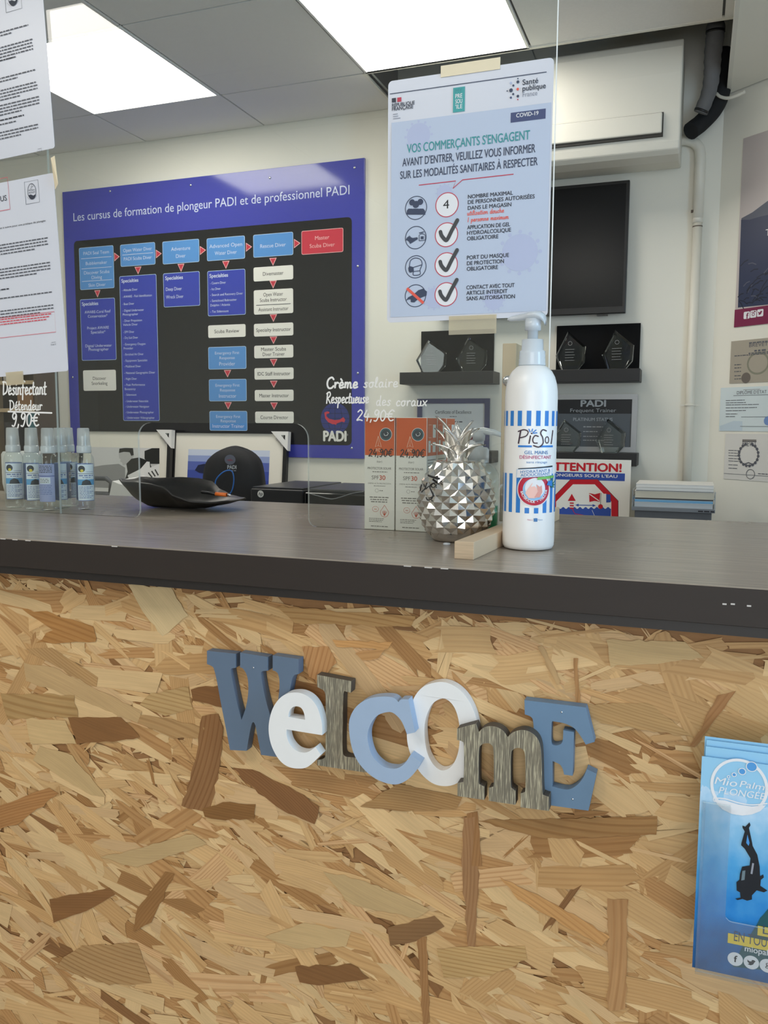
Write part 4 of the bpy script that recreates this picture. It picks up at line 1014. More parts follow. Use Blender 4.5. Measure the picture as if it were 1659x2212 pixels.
marker([(-2.24, .73), (-2.25, .64)]); marker([(-2.52, .70), (-2.5, .62)]); 
b = MB(); b.lathe([(.0001, 0), (.0045, 0), (.0048, .0014), (.0035, .0026), (.0001, .0028)], M_milky, (0, 0, 0), 16)
q = onz(967, 1176, ZT)
tag(b.build('rubber_bumper'), 'small clear rubber bumper on the worktop at the foot of the silver pineapple', 'bumper').location = (q.x, q.y-.004, ZT)

# clear pump bottle with green gel behind the pineapple
M_clr = clear('clear bottle plastic', (246, 250, 250), ior=1.45)
M_green = clear('green gel', (70, 190, 150), ior=1.3, milk=.35, milkcol=(90, 200, 160))
px_ = at(1030, 1100, 1.13).x; cx_, cy_ = px_, 1.135
t = thing('pump_bottle', 'clear pump bottle with a little green gel behind the silver pineapple', 'bottle', (cx_, cy_, ZT), -.25)
b = MB(); b.lathe([(.0001, .0008), (.026, .0008), (.029, .003), (.0295, .008), (.0295, .072), (.028, .080), (.023, .088), (.015, .093), (.0125, .095), (.0125, .100)], M_clr, (cx_, cy_, ZT), 40, sy=.8, caps=False); b.build('body', t)
b = MB(); b.lathe([(.0001, .002), (.0255, .002), (.0282, .005), (.0284, .030), (.0282, .034), (.0001, .034)], M_green, (cx_, cy_, ZT), 36, sy=.8); b.build('gel', t)
b = MB(); b.lathe([(.0145, .094), (.0145, .112), (.0120, .115), (.0065, .1155), (.0060, .130), (.0001, .130)], M_milky, (cx_, cy_, ZT), 28); b.build('collar', t)
b = MB(); Mh = Matrix.Translation((cx_, cy_, ZT)) @ Matrix.Rotation(-.15, 4, 'Z')
b.lathe([(.0085, .124), (.0095, .1375), (.0001, .139)], M_milky, (cx_, cy_, ZT), 24)
b.tube([Mh @ Vector(p) for p in ((-.010, 0, .1375), (.008, 0, .1375), (.024, 0, .1355), (.036, 0, .131))], [.0045, .0052, .0040, .0028], M_milky, 10); b.build('pump_head', t)

# sunscreen boxes
M_card = mat('box card', (230, 227, 220), .5, noise=.015, nscale=30)
I_ora = ink('box orange', (206, 92, 44)); I_gt = ink('box grey text', (120, 116, 110)); I_org = ink('box orange text', (198, 84, 52)); I_cream = ink('box cream line', (240, 214, 190)); I_stk = ink('sticker dark', (52, 60, 70))
def sun_box(loc, rz, label, price):
    t = thing('sunscreen_box', label, 'box', loc, rz, 'orange and white sunscreen boxes'); M_ = mtx(t)
    W_, D_, H_ = .0445, .0445, .1555
    b = MB(); b.box(0, W_, 0, D_, 0, H_, M_card, M_); crt = b.build('carton', t, bevel=.0006)
    s = Sheet(t, y=0, step=1.1e-4); zo = H_*.665
    s.rect(.0006, zo, W_-.0006, H_-.0006, I_ora, 1)
    # triangle boat emblem, price, text
    cx0 = W_*.46; s.line([(cx0, .130), (cx0-.0045, .115), (cx0, .117), (cx0+.0045, .115), (cx0, .130), (cx0, .117)], .0005, I_cream, 2)
    s.text('EQ', cx0, .109, .0038, I_cream, al='C', lay=2)
    s.text('(kjer)', W_/2, .0935, .0026, I_gt, al='C'); s.text('PROTECTOR SOLAR', W_/2, .084, .0030, I_gt, w=.035, al='C', bold=.01); s.greek(.012, .034, .0800, .0010, I_gt)
    s.text('SPF', .0108, .0700, .0052, I_gt, w=.0105, lay=2); s.text('30', .0225, .0695, .0062, I_org, w=.0085, lay=2, bold=.015)
    s.text('CREMA ALTA PROTECCIÓN', W_/2, .0635, .0018, I_gt, w=.034, al='C'); s.greek(.014, .031, .0605, .0008, I_gt)
    s.ring(.0185, .0545, .0026, .0003, I_gt, 2, 18); s.greek(.0225, .0275, .0540, .0010, I_gt)
    for k in range(3): s.greek(.008+.001*k, .036-.001*k, .0445-.0032*k, .0013, I_gt)
    s.ring(.0165, .0285, .0048, .0004, I_org, 2, 22, rz=.0040); s.text('360', .0165, .0275, .0019, I_org, al='C', lay=3)
    dp = [(.0300+.0064*math.sin(a)*(1 if math.cos(a) < .35 else .75*(1-math.cos(a))+.2), .0255-.0066*math.cos(a)*(-1 if False else 1)) for a in [2*PI*k/26 for k in range(26)]]
    drop = catmull([(.0300, .0345, 1), (.0340, .0285), (.0362, .0245), (.0342, .0195), (.0300, .0180), (.0258, .0195), (.0238, .0245), (.0260, .0285)], True, 4); s.line(drop+[drop[0]], .0005, I_org, 2)
    for a in (-.7, -.35, 0, .35, .7): s.line([(.0300, .0195), (.0300+.0055*math.sin(a), .0205+.0065*math.cos(a))], .0006, I_org, 2)
    for k in range(3): s.greek(.007, .030-.002*k, .0150-.0022*k, .0008, I_gt)
    s.greek(.010, .035, .0040, .0011, I_gt)
    s.disc(.0315, .1325, .0090, I_wht, 3, 32); s.disc(.0315, .1325, .0084, I_stk, 4, 32); s.ring(.0315, .1325, .0072, .0004, I_teal, 5, 28)
    s.line(catmull([(.0290, .1335), (.0300, .1310), (.0335, .1312), (.0350, .1338), (.0335, .1355)], False, 5), .0006, I_wht, 5)
    if price: s.hand('24,90€', .006, .1015, .0105, .0013, M_mark, w=.036, lay=6, rot=.02)
    s.build('front_printing', parent=crt)
    # printed side
    s2 = thing('tmp', '', '', (0, 0, 0)); s2.parent = t; s2.location = (W_, 0, 0); s2.rotation_euler = (0, 0, PI/2)
    s = Sheet(s2, y=0, step=1.1e-4); s.rect(.0006, zo, D_-.0006, H_-.0006, I_ora, 1)
    s.rect(.006, .128, .020, .146, I_cream, 2); s.rect(.0065, .1285, .0195, .1455, I_ora, 3); s.rect(.026, .128, .040, .146, I_card2, 2); s.rect(.006, .108, .016, .124, I_card2, 2); s.rect(.026, .108, .040, .122, I_card2, 2)
    for k in range(16): s.greek(.004, .040, .097-.0042*k, .0013, I_gt)
    o = s.build('side_printing'); o.parent = crt; o.matrix_basis = Matrix.Translation((W_, 0, 0)) @ Matrix.Rotation(PI/2, 4, 'Z'); bpy.data.objects.remove(s2)
    return t
I_card2 = ink('box panel', (226, 226, 220))
x1b = at(788, 1144, 1.082).x; yb0 = 1.0805
sun_box((x1b, yb0, ZT), 0, 'orange and white sunscreen box with marker price, left one of the front pair', True)
sun_box((x1b+.0462, yb0+.0003, ZT), 0, 'orange and white sunscreen box with marker price, right one of the front pair', True)
sun_box((x1b+.0464, yb0+.048, ZT), 0, 'orange and white sunscreen box directly behind the right front box', False)
sun_box((x1b+.0460, yb0+.0955, ZT), 0, 'orange and white sunscreen box at the back of the row of sunscreen boxes', False)

# spray bottles
M_lab = mat('spray label', (222, 234, 244), .4); I_lb = ink('spray label blue', (98, 120, 176)); I_lbd = ink('spray label dark', (44, 54, 66)); I_lbc = ink('spray label cyan', (92, 164, 214)); I_yel = ink('spray label yellow', (220, 205, 70)); I_lbv = ink('spray back label', (160, 172, 214))
M_liq = clear('spray liquid', (226, 238, 246), ior=1.33)
M_cap = clear('clear spray cap', (244, 248, 250), rough=.06, milk=.5, milkcol=(246, 248, 250))
SR = .0158
def spray(loc, rz, label):
    t = thing('spray_bottle', label, 'spray bottle', loc, rz, 'disinfectant spray bottles on the counter'); c = loc
    b = MB(); b.lathe([(.0001, .0012), (.0120, .0006), (.0148, .002), (SR, .006), (SR, .082), (.0148, .089), (.0118, .094), (.0088, .0965)], M_clr, c, 28, caps=False); bod = b.build('body', t)
    b = MB(); b.lathe([(.0115, .0955), (.0119, .0975), (.0119, .1055), (.0112, .108), (.0001, .108)], M_milky, c, 24); clr_ = b.build('collar', t)
    b = MB(); b.lathe([(.0050, .108), (.0050, .116), (.0072, .1165), (.0068, .124), (.0001, .124)], M_milky, c, 18); b.build('nozzle', clr_)
    b = MB(); b.lathe([(.0108, .108), (.0104, .118), (.0096, .136), (.0086, .1375), (.0001, .1376)], M_cap, c, 24, caps=False); b.build('cap', t)
    s = Sheet(t, y=0, step=9e-5)
    a0, z0, z1 = .0152, .016, .078
    s.rect(-a0, z0, a0, z1, I_lb, 1); s.rect(-a0+.0009, z0+.0009, a0-.0009, z1-.0009, M_lab, 2)
    s.disc(-.0072, .0695, .0056, I_lbd, 3, 24); s.disc(-.0066, .0665, .0026, I_yel, 4, 14); s.line([(-.014, .0615), (.013, .0615)], .0007, I_lbd, 3); s.line([(-.0, .0645), (.013, .0645)], .0005, I_lb, 3)
    s.greek(-.012, .012, .0575, .0018, I_lb, 3); s.greek(-.006, .008, .0545, .0012, I_lb, 3)
    s.rect(-a0+.0009, .0425, a0-.0009, .0520, I_lbc, 3); s.poly([(-.008, .0425), (-.006, .049), (.0, .052), (.006, .0495), (.009, .0425)], I_lbd, 4)
    for k in range(8): s.greek(-.012, .012-.004*(k % 3), .0390-.0026*k, .0010, I_lb, 3)
    # back label with its barcode
    ub = PI*SR
    s.rect(ub-a0, z0, ub+a0, z1, I_lbv, 1)
    s.rect(ub-.011, .046, ub+.008, .056, M_lab, 2); s.line([(ub-a0, .0585), (ub+a0, .0585)], .0012, ink('spray blue band', (66, 84, 160)), 2)
    for k in range(5): s.greek(ub-.012, ub+.011, .0745-.0026*k, .0012, I_lbd, 2)
    for k in range(3): s.greek(ub-.010, ub+.006, .0530-.0026*k, .0010, I_lbd, 3)
    for k in range(6): s.greek(ub-.012, ub+.010, .0420-.0028*k, .0011, I_lb, 2)
    us = SR*1.45; s.rect(us-.0035, .030, us+.0035, .062, I_wht, 1)
    rb = random.Random(4); z = .032
    while z < .060: w_ = rb.choice((.0004, .0008, .0012)); s.rect(us-.0030, z, us+.0030, z+w_, I_blk, 2); z += w_+rb.choice((.0004, .0007))
    o = s.build('label', cyl=SR, step=.0012, parent=bod)
    return t
SPR = [(33, 1100, 1.118, .0, 'clear disinfectant spray bottle at the left end of the row, label facing out'),
       (73, 1103, 1.112, .25, 'clear disinfectant spray bottle, second from the left, dark band on its front label'),
       (108, 1107, 1.104, 2.75, 'clear disinfectant spray bottle nearest the screen, turned to show its lilac back label'),
       (134, 1102, 1.142, -.3, 'clear disinfectant spray bottle half hidden behind the one with the lilac back label'),
       (150, 1101, 1.176, .55, 'clear disinfectant spray bottle with a barcode showing on its right side'),
       (185, 1100, 1.140, .15, 'clear disinfectant spray bottle at the right end of the row')]
sp0 = None
for px, py, Y, rz, lab in SPR:
    x = at(px, 1090, Y).x; base = math.atan2(-x, Y)
    if sp0 is None: sp0 = spray((x, Y, ZT), base+rz, lab)
    else: dup(sp0, (x, Y, ZT), (0, 0, base+rz), lab)

# black dish and pen by the hatch
M_dish = mat('matte black dish', (26, 25, 25), .42, noise=.2, nscale=50)
d0 = at(280, 1040, 1.22); d1 = at(513, 1078, 1.22)
t = thing('black_dish', 'curved matte black dish on the worktop behind the hatch', 'dish', ((d0.x+d1.x)/2, 1.22, ZT))
b = MB(); NX, NY = 30, 12; topz = [(0, .049), (.10, .046), (.28, .0475), (.42, .046), (.55, .042), (.66, .026), (.78, .018), (.90, .016), (1, .0175)]
def lerp(tab, u):
    for (a, x), (c, y) in zip(tab, tab[1:]):
        if u <= c: k = (u-a)/(c-a); k = k*k*(3-2*k); return x+(y-x)*k
    return tab[-1][1]
botz = [(0, .046), (.07, .026), (.16, .008), (.26, .0008), (.6, .0006), (.72, .003), (.86, .009), (1, .0165)]
vs_, fs_ = [], []
for i in range(NX+1):
    u = i/NX; x = d0.x+(d1.x-d0.x)*u; wd = .075*math.sqrt(max(0, 1-(2*u-1)**2*.86))
    for j in range(NY+1):
        v = 2*j/NY-1; zt = lerp(topz, u); zb = lerp(botz, u); vs_.append((x, 1.22+wd*v*(.82+.18*abs(v)), ZT+zb+(zt-zb)*abs(v)**2.6))
for i in range(NX):
    for j in range(NY): k = i*(NY+1)+j; fs_.append((k, k+1, k+NY+2, k+NY+1))
b.add(vs_, fs_, M_dish, True); o = b.build('dish', t); so = o.modifiers.new('thick', 'SOLIDIFY'); so.thickness = .0028; so.offset = 1
t = thing('pen', 'black pen with an orange grip lying across the rim of the black dish', 'pen', (at(470, 1068, 1.20).x, 1.20, ZT+.02))
pa, pb, pcx, pd = at(436, 1063, 1.21), at(466, 1067, 1.20), at(490, 1069, 1.20), at(500, 1070, 1.20)
b = MB(); b.tube([pa, pb], .0026, M_black, 10); b.build('barrel', t)
b = MB(); b.tube([pb, pcx], .0034, mat('pen orange', (236, 120, 48), .4), 10); b.build('grip', t)
b = MB(); b.tube([pcx, pd], [.0026, .0006], M_chrome, 10); b.build('tip', t)

# brochure holder on the counter front with its leaflets
M_hold = clear('holder acrylic', (247, 249, 250), milk=.03)
h0 = at(1501, 2085, .800); hl = at(1512, 1760, .806)
hx0_, hx1_ = h0.x, h0.x+.112
zb, zt_ = at(1505, 2098, .795).z, at(1508, 1722, .80).z
t = thing('leaflet_holder', 'clear acrylic leaflet holder screwed to the strand board at the right edge', 'leaflet holder', ((hx0_+hx1_)/2, YO-.003, zb))
yfr, ybk = .790, YO-.003
b = MB(); b.box(hx0_, hx1_, ybk-.0025, ybk, zb, zt_+.02, M_hold); b.build('back_plate', t)
b = MB(); b.box(hx0_, hx1_, yfr, ybk-.0026, zb, zb+.003, M_hold); b.build('bottom', t)
for x in (hx0_, hx1_-.0025):
    b = MB(); b.box(x, x+.0025, yfr+.0022, ybk-.0026, zb+.0031, zt_, M_hold); b.build('side_wall', t)
# front plate with a window cut out of it
a_, c_ = at(1566, 1990, yfr), at(1566, 1780, yfr)
fr_ = [(hx0_, zb+.003), (hx1_, zb+.003), (hx1_, zt_)]
cx0, cx1 = a_.x, hx1_-(a_.x-hx0_)
fr_ += [(cx1, zt_)]+[(cx1-.006+.006*math.cos(a), a_.z+.006+.006*math.sin(a)) for a in (0, -.5, -1, -PI/2)]+[(cx0+.006+.006*math.cos(a), a_.z+.006+.006*math.sin(a)) for a in (-PI/2, -2, -2.6, -PI)]+[(cx0, zt_), (hx0_, zt_)]
vs_, fs_ = curve_mesh([fr_], .001)
b = MB(); b.add([(x, yfr+.001-z, y) for x, y, z in vs_], fs_, M_hold); o = b.build('front_plate', t); o.data.materials.append(M_acre)
for p in o.data.polygons:
    if abs(p.normal.y) < .5: p.material_index = 1
def sea_mat():
    m = bpy.data.materials.new('leaflet sea print'); nt, p = nodes(m); N = nt.nodes; L = nt.links
    tc = N.new('ShaderNodeTexCoord'); sx = N.new('ShaderNodeSeparateXYZ'); L.new(tc.outputs['Generated'], sx.inputs[0])
    mp = N.new('ShaderNodeMapping'); mp.inputs['Scale'].default_value = (2.5, 1, 4); L.new(tc.outputs['Generated'], mp.inputs[0])
    nz = N.new('ShaderNodeTexNoise'); nz.inputs['Scale'].default_value = 2.2; nz.inputs['Detail'].default_value = 5; L.new(mp.outputs[0], nz.inputs['Vector'])
    ad = N.new('ShaderNodeMath'); ad.operation = 'MULTIPLY_ADD'; ad.inputs[1].default_value = .35; L.new(nz.outputs[0], ad.inputs[0]); L.new(sx.outputs['Z'], ad.inputs[2])
    cr = N.new('ShaderNodeValToRGB'); e = cr.color_ramp.elements; e[0].position = .12; e[0].color = rgb(28, 74, 124); e[1].position = 1.15; e[1].color = rgb(190, 220, 245)
    for p_, c in ((.3, (30, 100, 165)), (.48, (30, 128, 204)), (.66, (76, 162, 220)), (.86, (138, 194, 232)), (1.0, (150, 204, 238))): k = e.new(p_); k.color = rgb(*c)
    L.new(ad.outputs[0], cr.inputs[0]); L.new(cr.outputs[0], p.inputs['Base Color']); p.inputs['Roughness'].default_value = .25; return m
M_sea = sea_mat(); M_pap = mat('leaflet paper edge', (225, 228, 232), .6)
I_dv = ink('diver black', (22, 26, 34)); I_yb = ink('banner yellow', (236, 206, 70)); I_reef = ink('reef green', (34, 84, 92)); I_hl = ink('pale cloud print', (150, 200, 240))
LX0 = at(1516, 1640, .795).x; LW, LH = .099, .207
zl = zb+.0035
LL = ['blue dive club leaflet with diver photo, frontmost in the holder', 'blue dive club leaflet, second in the holder and standing a little higher', 'blue dive club leaflet, third in the holder', 'blue dive club leaflet at the back of the holder']
def leaflet(k):
    y = .7945+k*.0035; up = (0, .0085, .0135, .0155)[k]; dxl = (0, .003, .0035, .002)[k]
    t = thing('leaflet', LL[k], 'leaflet', (LX0+dxl, y, zl+(0 if k == 0 else 0)), 0, 'blue leaflets in the holder'); M_ = mtx(t)
    b = MB(); b.box(0, LW, 0, .0006, 0, LH+up, M_sea, M_); o = b.build('paper', t, weld=True)
    return t
lf = [leaflet(k) for k in range(4)]
t = lf[0]; s = Sheet(t, y=0, step=1.1e-4); X = lambda px, py: s.uv(px, py)
C4 = lambda x, y: s.uv(1480+x/3.8827, 1560+y/3.8827)
lc = C4(452, 540); rw, rh = C4(700, 540)[0]-lc[0], C4(452, 305)[1]-lc[1]
s.ring(lc[0], lc[1], rw, .0026, I_wht, 2, 48, rz=rh)
for x, y, r in ((558, 372, .0048), (478, 412, .0033), (411, 439, .0021), (364, 457, .0014)):
    a = C4(x, y); s.disc(*a, r-.0004, M_sea if False else ink('bubble blue', (84, 156, 220)), 3, 20); s.ring(*a, r, .0007, I_wht, 4, 22)
a, c_ = C4(245, 525), C4(688, 570); s.text('Mio', a[0], a[1]+.0012, .0068, I_wht, w=.0185, lay=4, slant=.25, rot=0); a2 = C4(455, 548); s.text('Palmo', a2[0], a2[1]+.0008, .0060, I_wht, w=.0265, lay=4, slant=.25)
a, c_ = C4(280, 608), C4(662, 640); s.text('PLONGÉE', a[0], (a[1]+c_[1])/2+.0003, .0062, I_wht, w=c_[0]-a[0], lay=4, slant=.2)
wave = catmull([C4(*p) for p in ((235, 635), (330, 640), (450, 675), (560, 692), (690, 680))], False, 6)
s.line(wave, .0012, I_wht, 4)
low = [C4(*p) for p in ((242, 650), (330, 654), (450, 690), (560, 705), (680, 694), (630, 745), (560, 772), (480, 782), (390, 768), (310, 728))]; s.poly(low, I_wht, 3)
s.arc_text('CAVALAIRE • HYÈRES', lc[0], lc[1], rw*1.10, PI+.62, 2*PI-.62, .0038, I_wht, .02, 4, True)
s.poly([C4(*p) for p in ((480, 865), (505, 875), (540, 838), (548, 862), (535, 885), (562, 1010), (566, 1035), (605, 1110), (625, 1210), (628, 1290), (655, 1275), (660, 1300), (635, 1320), (630, 1370), (690, 1410), (660, 1425), (600, 1408), (560, 1450), (560, 1485), (520, 1495), (480, 1480), (440, 1490), (420, 1478), (465, 1470), (460, 1425), (432, 1410), (430, 1340), (455, 1320), (460, 1270), (478, 1210), (540, 1200), (548, 1140), (500, 1060), (470, 1030), (472, 1012), (500, 915), (482, 885))], I_dv, 4)
s.poly([C4(*p) for p in ((522, 940), (512, 1010), (532, 1035), (540, 1010))], ink('gap blue', (74, 150, 222)), 5)
s.poly([C4(*p) for p in ((480, 1245), (505, 1240), (498, 1320), (470, 1325))], ink('tank grey', (110, 128, 138)), 5)
s.line([C4(570, 1180), C4(556, 1270)], .0016, I_grey, 5)
s.poly([C4(*p) for p in ((630, 1640), (660, 1610), (700, 1560), (900, 1540), (900, 1960), (560, 1960), (440, 1960), (430, 2040), (900, 2090), (900, 1700), (760, 1680))][:5]+[C4(880, 2100), C4(400, 2050), C4(470, 1900), C4(600, 1700)], I_reef, 2)
R4 = lambda xa, ya, xb, yb, m, lay: s.rect(C4(xa, ya)[0], C4(xa, yb)[1], C4(xb, yb)[0], C4(xa, ya)[1], m, lay)
R4(610, 1705, 880, 1785, I_yb, 3); R4(360, 1765, 960, 1848, I_yb, 4)
a = C4(650, 1770); s.text('L', a[0], a[1], .0085, I_sl, lay=5)
a = C4(408, 1834); s.text('EN TOUTE', a[0], a[1]+.0005, .0095, I_sl, lay=5, w=.0365, al='L')
a = C4(500, 1916); s.text('miopalm', a[0], a[1], .0056, I_wht, lay=5, w=.025, bold=.015)
for k, x in enumerate((420, 556, 692)):
    a = C4(x, 1985+k*8); a = (a[0], C4(420, 1985)[1]); s.disc(*a, .0066, I_wht, 4, 28)
    if k == 0: s.text('f', a[0]+.0003, a[1]-.0028, .0062, I_dv, al='C', bold=.03, lay=5)
    elif k == 1: s.poly([(a[0]+x_*.0032, a[1]+z_*.0032) for x_, z_ in ((-1.1, .7), (-.6, .3), (0, .35), (.1, .8), (.6, .9), (1.1, .6), (.8, .2), (.5, -.5), (-.2, -.9), (-1, -.7), (-.5, -.4), (-1, 0))], I_dv, 5)
    else: s.text('g', a[0], a[1]-.0008, .0056, I_dv, al='C', lay=5)
s.build('printing', parent=t.children[0])

# ---------------------------------------------------------------- behind the counter
M_desk = mat('desk laminate', (196, 190, 178), .5, noise=.04, nscale=8)
t = thing('back_desk', 'long pale desk against the back wall, below the worktop line', 'desk', (-1.4, 3.0, 0))
b = MB(); b.box(-2.92, .02, 2.55, 3.365, .72, .75, M_desk); b.build('desktop', t, bevel=.002)
for x in (-2.90, -1.6, -.06):
    b = MB(); b.box(x, x+.03, 2.6, 3.33, 0, .72, M_desk); b.build('leg', t)

# course board
M_bb = mat('board blue', (70, 74, 172), .10, spec=.5); M_bk = mat('board black', (36, 36, 38), .10, spec=.5)
G = .14
I_lb2 = ink('board light blue', (94, 152, 218), G); I_nv = ink('board navy', (64, 76, 180), G); I_bw = ink('board white', (238, 236, 230), G); I_br = ink('board red', (206, 64, 80), G); I_bo = ink('board outline', (190, 214, 240), G); I_bt = ink('board black text', (48, 48, 54), G); I_bp = ink('board pink line', (244, 190, 190), G); I_lt = ink('board lettering', (214, 222, 246), G)
YBd = 3.358
p0, p1, p2 = at(134.4, 413, YBd), at(787.3, 343, YBd), at(783.3, 991, YBd)
t = thing('course_board', 'large glossy blue and black diving course chart on the back wall', 'board', ((p0.x+p1.x)/2, YBd, (p0.z+p2.z)/2))
b = MB(); b.box(p0.x, p1.x, YBd, YW-.0005, p2.z, (p0.z+p1.z)/2, M_bb); b.build('panel', t, bevel=.001)
s = Sheet(t, y=0, step=3e-4)
c3 = lambda x, y: (120+x/3.686, 340+y/3.686)
c4 = lambda x, y: (430+x/3.351, 340+y/3.351)
def bx_(cv, xa, ya, xb, yb, fill, line, r=.008, lw_=.0022):
    a = s.uv(*cv(xa, ya)); a2 = s.uv(*cv(xb, ya)); q = s.uv(*cv(xb, yb)); q2 = s.uv(*cv(xa, yb))
    x0, x1 = (a[0]+q2[0])/2, (q[0]+a2[0])/2; dy = (ya+yb)/2
    z1 = a[1]; z0 = q[1]
    # corners are measured top left and bottom right
    s.rrect(x0, z0, x1, z1, r, line, 3); s.rrect(x0+lw_, z0+lw_, x1-lw_, z1-lw_, r*.8, fill, 4)
    return x0, z0, x1, z1
def lines(box, rows, m, h=.016, sep=None):
    x0, z0, x1, z1 = box
    for f, tx, *w_ in rows:
        z = z1-(z1-z0)*f
        if tx == '-': s.rect(x0+.012, z-.0012, x1-.012, z+.0012, m, 5)
        else: s.text(tx, (x0+x1)/2, z-h/2, h*(w_[1] if len(w_) > 1 else 1), m, al='C', w=(x1-x0)*w_[0] if w_ and w_[0] else None, lay=5)
a, q = s.uv(*c3(145, 660)), s.uv(*c4(1105, 2085)); a2 = s.uv(*c4(1112, 437))
s.rrect(a[0], q[1], q[0], (a[1]+a2[1])/2, .02, M_bk, 1)
s.pxtext('Les cursus de formation de plongeur PADI et de professionnel PADI', (159, 477), (755, 421), 17.5, I_lt, lay=2)
def arr(cv, xa, ya, xb, yb, d):
    a, q = s.uv(*cv(xa, ya)), s.uv(*cv(xb, yb)); x0, x1, z1, z0 = a[0], q[0], a[1], q[1]
    pts = [(x0, z1), (x1, z1), ((x0+x1)/2, z0)] if d == 'd' else [(x0, z1), (x1, (z0+z1)/2), (x0, z0)]
    s.poly(pts, I_bp, 3); cx = sum(p[0] for p in pts)/3; cz = sum(p[1] for p in pts)/3
    s.poly([(cx+(x-cx)*.74, cz+(z-cz)*.74) for x, z in pts], I_br, 4)
B = bx_(c3, 192, 722, 466, 1040, I_lb2, I_bo); lines(B, [(.14, 'PADI Seal Team', .74), (.26, '-'), (.38, 'Bubblemaker', .62), (.5, '-'), (.60, 'Discover Scuba', .74), (.72, 'Diving', .3), (.8, '-'), (.9, 'Skin Diver', .5)], I_lt, .015)
B = bx_(c3, 517, 697, 795, 852, I_lb2, I_bo); lines(B, [(.27, 'Open Water Diver', .82), (.47, '-'), (.66, 'PADI Scuba Diver', .8), ], I_lt, .015)
B = bx_(c3, 853, 672, 1145, 832, I_lb2, I_bo); lines(B, [(.36, 'Adventure', .52), (.68, 'Diver', .26)], I_lt)
B = bx_(c4, 57, 588, 333, 732, I_lb2, I_bo); lines(B, [(.36, 'Advanced Open', .86), (.68, 'Water Diver', .58)], I_lt)
B = bx_(c4, 393, 562, 682, 706, I_lb2, I_bo); lines(B, [(.52, 'Rescue Diver', .64)], I_lt)
B = bx_(c4, 742, 534, 1045, 684, I_br, I_bp); lines(B, [(.34, 'Master', .34), (.66, 'Scuba Diver', .6)], I_bp)
for f in ((468, 758, 512, 825), (800, 735, 847, 800), (1150, 706, 1200, 774)): arr(c3, *f, 'r')
for f in ((340, 618, 385, 680), (688, 590, 735, 655)): arr(c4, *f, 'r')
for f in ((310, 1060, 360, 1115), (630, 873, 686, 930), (972, 850, 1028, 910)): arr(c3, *f, 'd')
for f in ((168, 752, 222, 806), (509, 730, 563, 783), (510, 893, 564, 948), (512, 1137, 566, 1190), (512, 1298, 567, 1350), (513, 1460, 568, 1513), (514, 1617, 569, 1668), (516, 1774, 571, 1827), (180, 1540, 234, 1592), (184, 1772, 238, 1825)): arr(c4, *f, 'd')
def spec(B, rows, h=.0115):
    x0, z0, x1, z1 = B; s.text('Specialties', x0+.012, z1-.030, .016, I_lt, lay=5, bold=.025)
    for f, tx, w_ in rows: s.text(tx, x0+.014, z1-(z1-z0)*f-h/2, h, I_lt, lay=5, w=(x1-x0)*w_)
B = bx_(c3, 203, 1132, 480, 1612, I_nv, I_bo); spec(B, [])
lines(B, [(.21, 'AWARE-Coral Reef', .74), (.28, 'Conservation*', .56), (.47, 'Project AWARE', .62), (.54, 'Specialist*', .42), (.76, 'Digital Underwater', .76), (.82, 'Photographer', .58)], I_lt, .013)
B = bx_(c3, 525, 947, 817, 2098, I_nv, I_bo)
spec(B, [(.095, '- Altitude Diver', .42), (.14, '- AWARE - Fish Identification', .80), (.19, '- Boat Diver', .32), (.235, '- Digital Underwater', .58), (.262, '  Photographer', .42), (.305, '- Diver Propulsion', .52), (.332, '  Vehicle Diver', .40), (.382, '- DPV Diver', .30), (.422, '- Dry Suit Diver', .40), (.467, '- Emergency Oxygen', .60), (.495, '  Provider', .26), (.537, '- Enriched Air Diver', .54), (.58, '- Equipment Specialist', .64), (.62, '- Multilevel Diver', .46), (.665, '- National Geographic Diver', .84), (.706, '- Night Diver', .34), (.748, '- Peak Performance', .56), (.777, '  Buoyancy', .30), (.817, '- Sidemount', .32), (.862, '- Underwater Naturalist', .64), (.90, '- Underwater Navigator', .66), (.94, '- Underwater Photographer', .78), (.978, '- Underwater Videographer', .80)], .0105)
B = bx_(c3, 860, 925, 1150, 1180, I_nv, I_bo); spec(B, [(.47, 'Deep Diver', .44), (.70, 'Wreck Diver', .48)], .015)
B = bx_(c4, 63, 824, 337, 1138, I_nv, I_bo); spec(B, [(.27, '- Cavern Diver', .42), (.40, '- Ice Diver', .28), (.53, '- Search and Recovery Diver', .86), (.66, '- Semiclosed Rebreather', .70), (.76, '  Dolphin / Atlantis', .52), (.90, '- Tec Sidemount', .48)], .0105)
for cv, bb, rows in ((c3, (222, 1696, 483, 1856), [(.40, 'Discover', .40), (.64, 'Snorkeling', .48)]), (c4, (67, 1217, 338, 1298), [(.5, 'Scuba Review', .66)]), (c4, (395, 798, 682, 882), [(.5, 'Divemaster', .52)]),
                     (c4, (397, 963, 682, 1126), [(.20, 'Open Water', .5), (.42, 'Scuba Instructor', .68), (.62, '-'), (.80, 'Assistant Instructor', .76)]), (c4, (398, 1206, 683, 1288), [(.5, 'Specialty Instructor', .88)]),
                     (c4, (400, 1364, 683, 1448), [(.30, 'Master Scuba', .64), (.70, 'Diver Trainer', .56)]), (c4, (402, 1526, 685, 1605), [(.5, 'IDC Staff Instructor', .84)]), (c4, (404, 1684, 685, 1763), [(.5, 'Master Instructor', .76)]), (c4, (407, 1840, 686, 1924), [(.5, 'Course Director', .72)])):
    B = bx_(cv, *bb, I_bw, I_bw); lines(B, rows, I_bt, .0155)
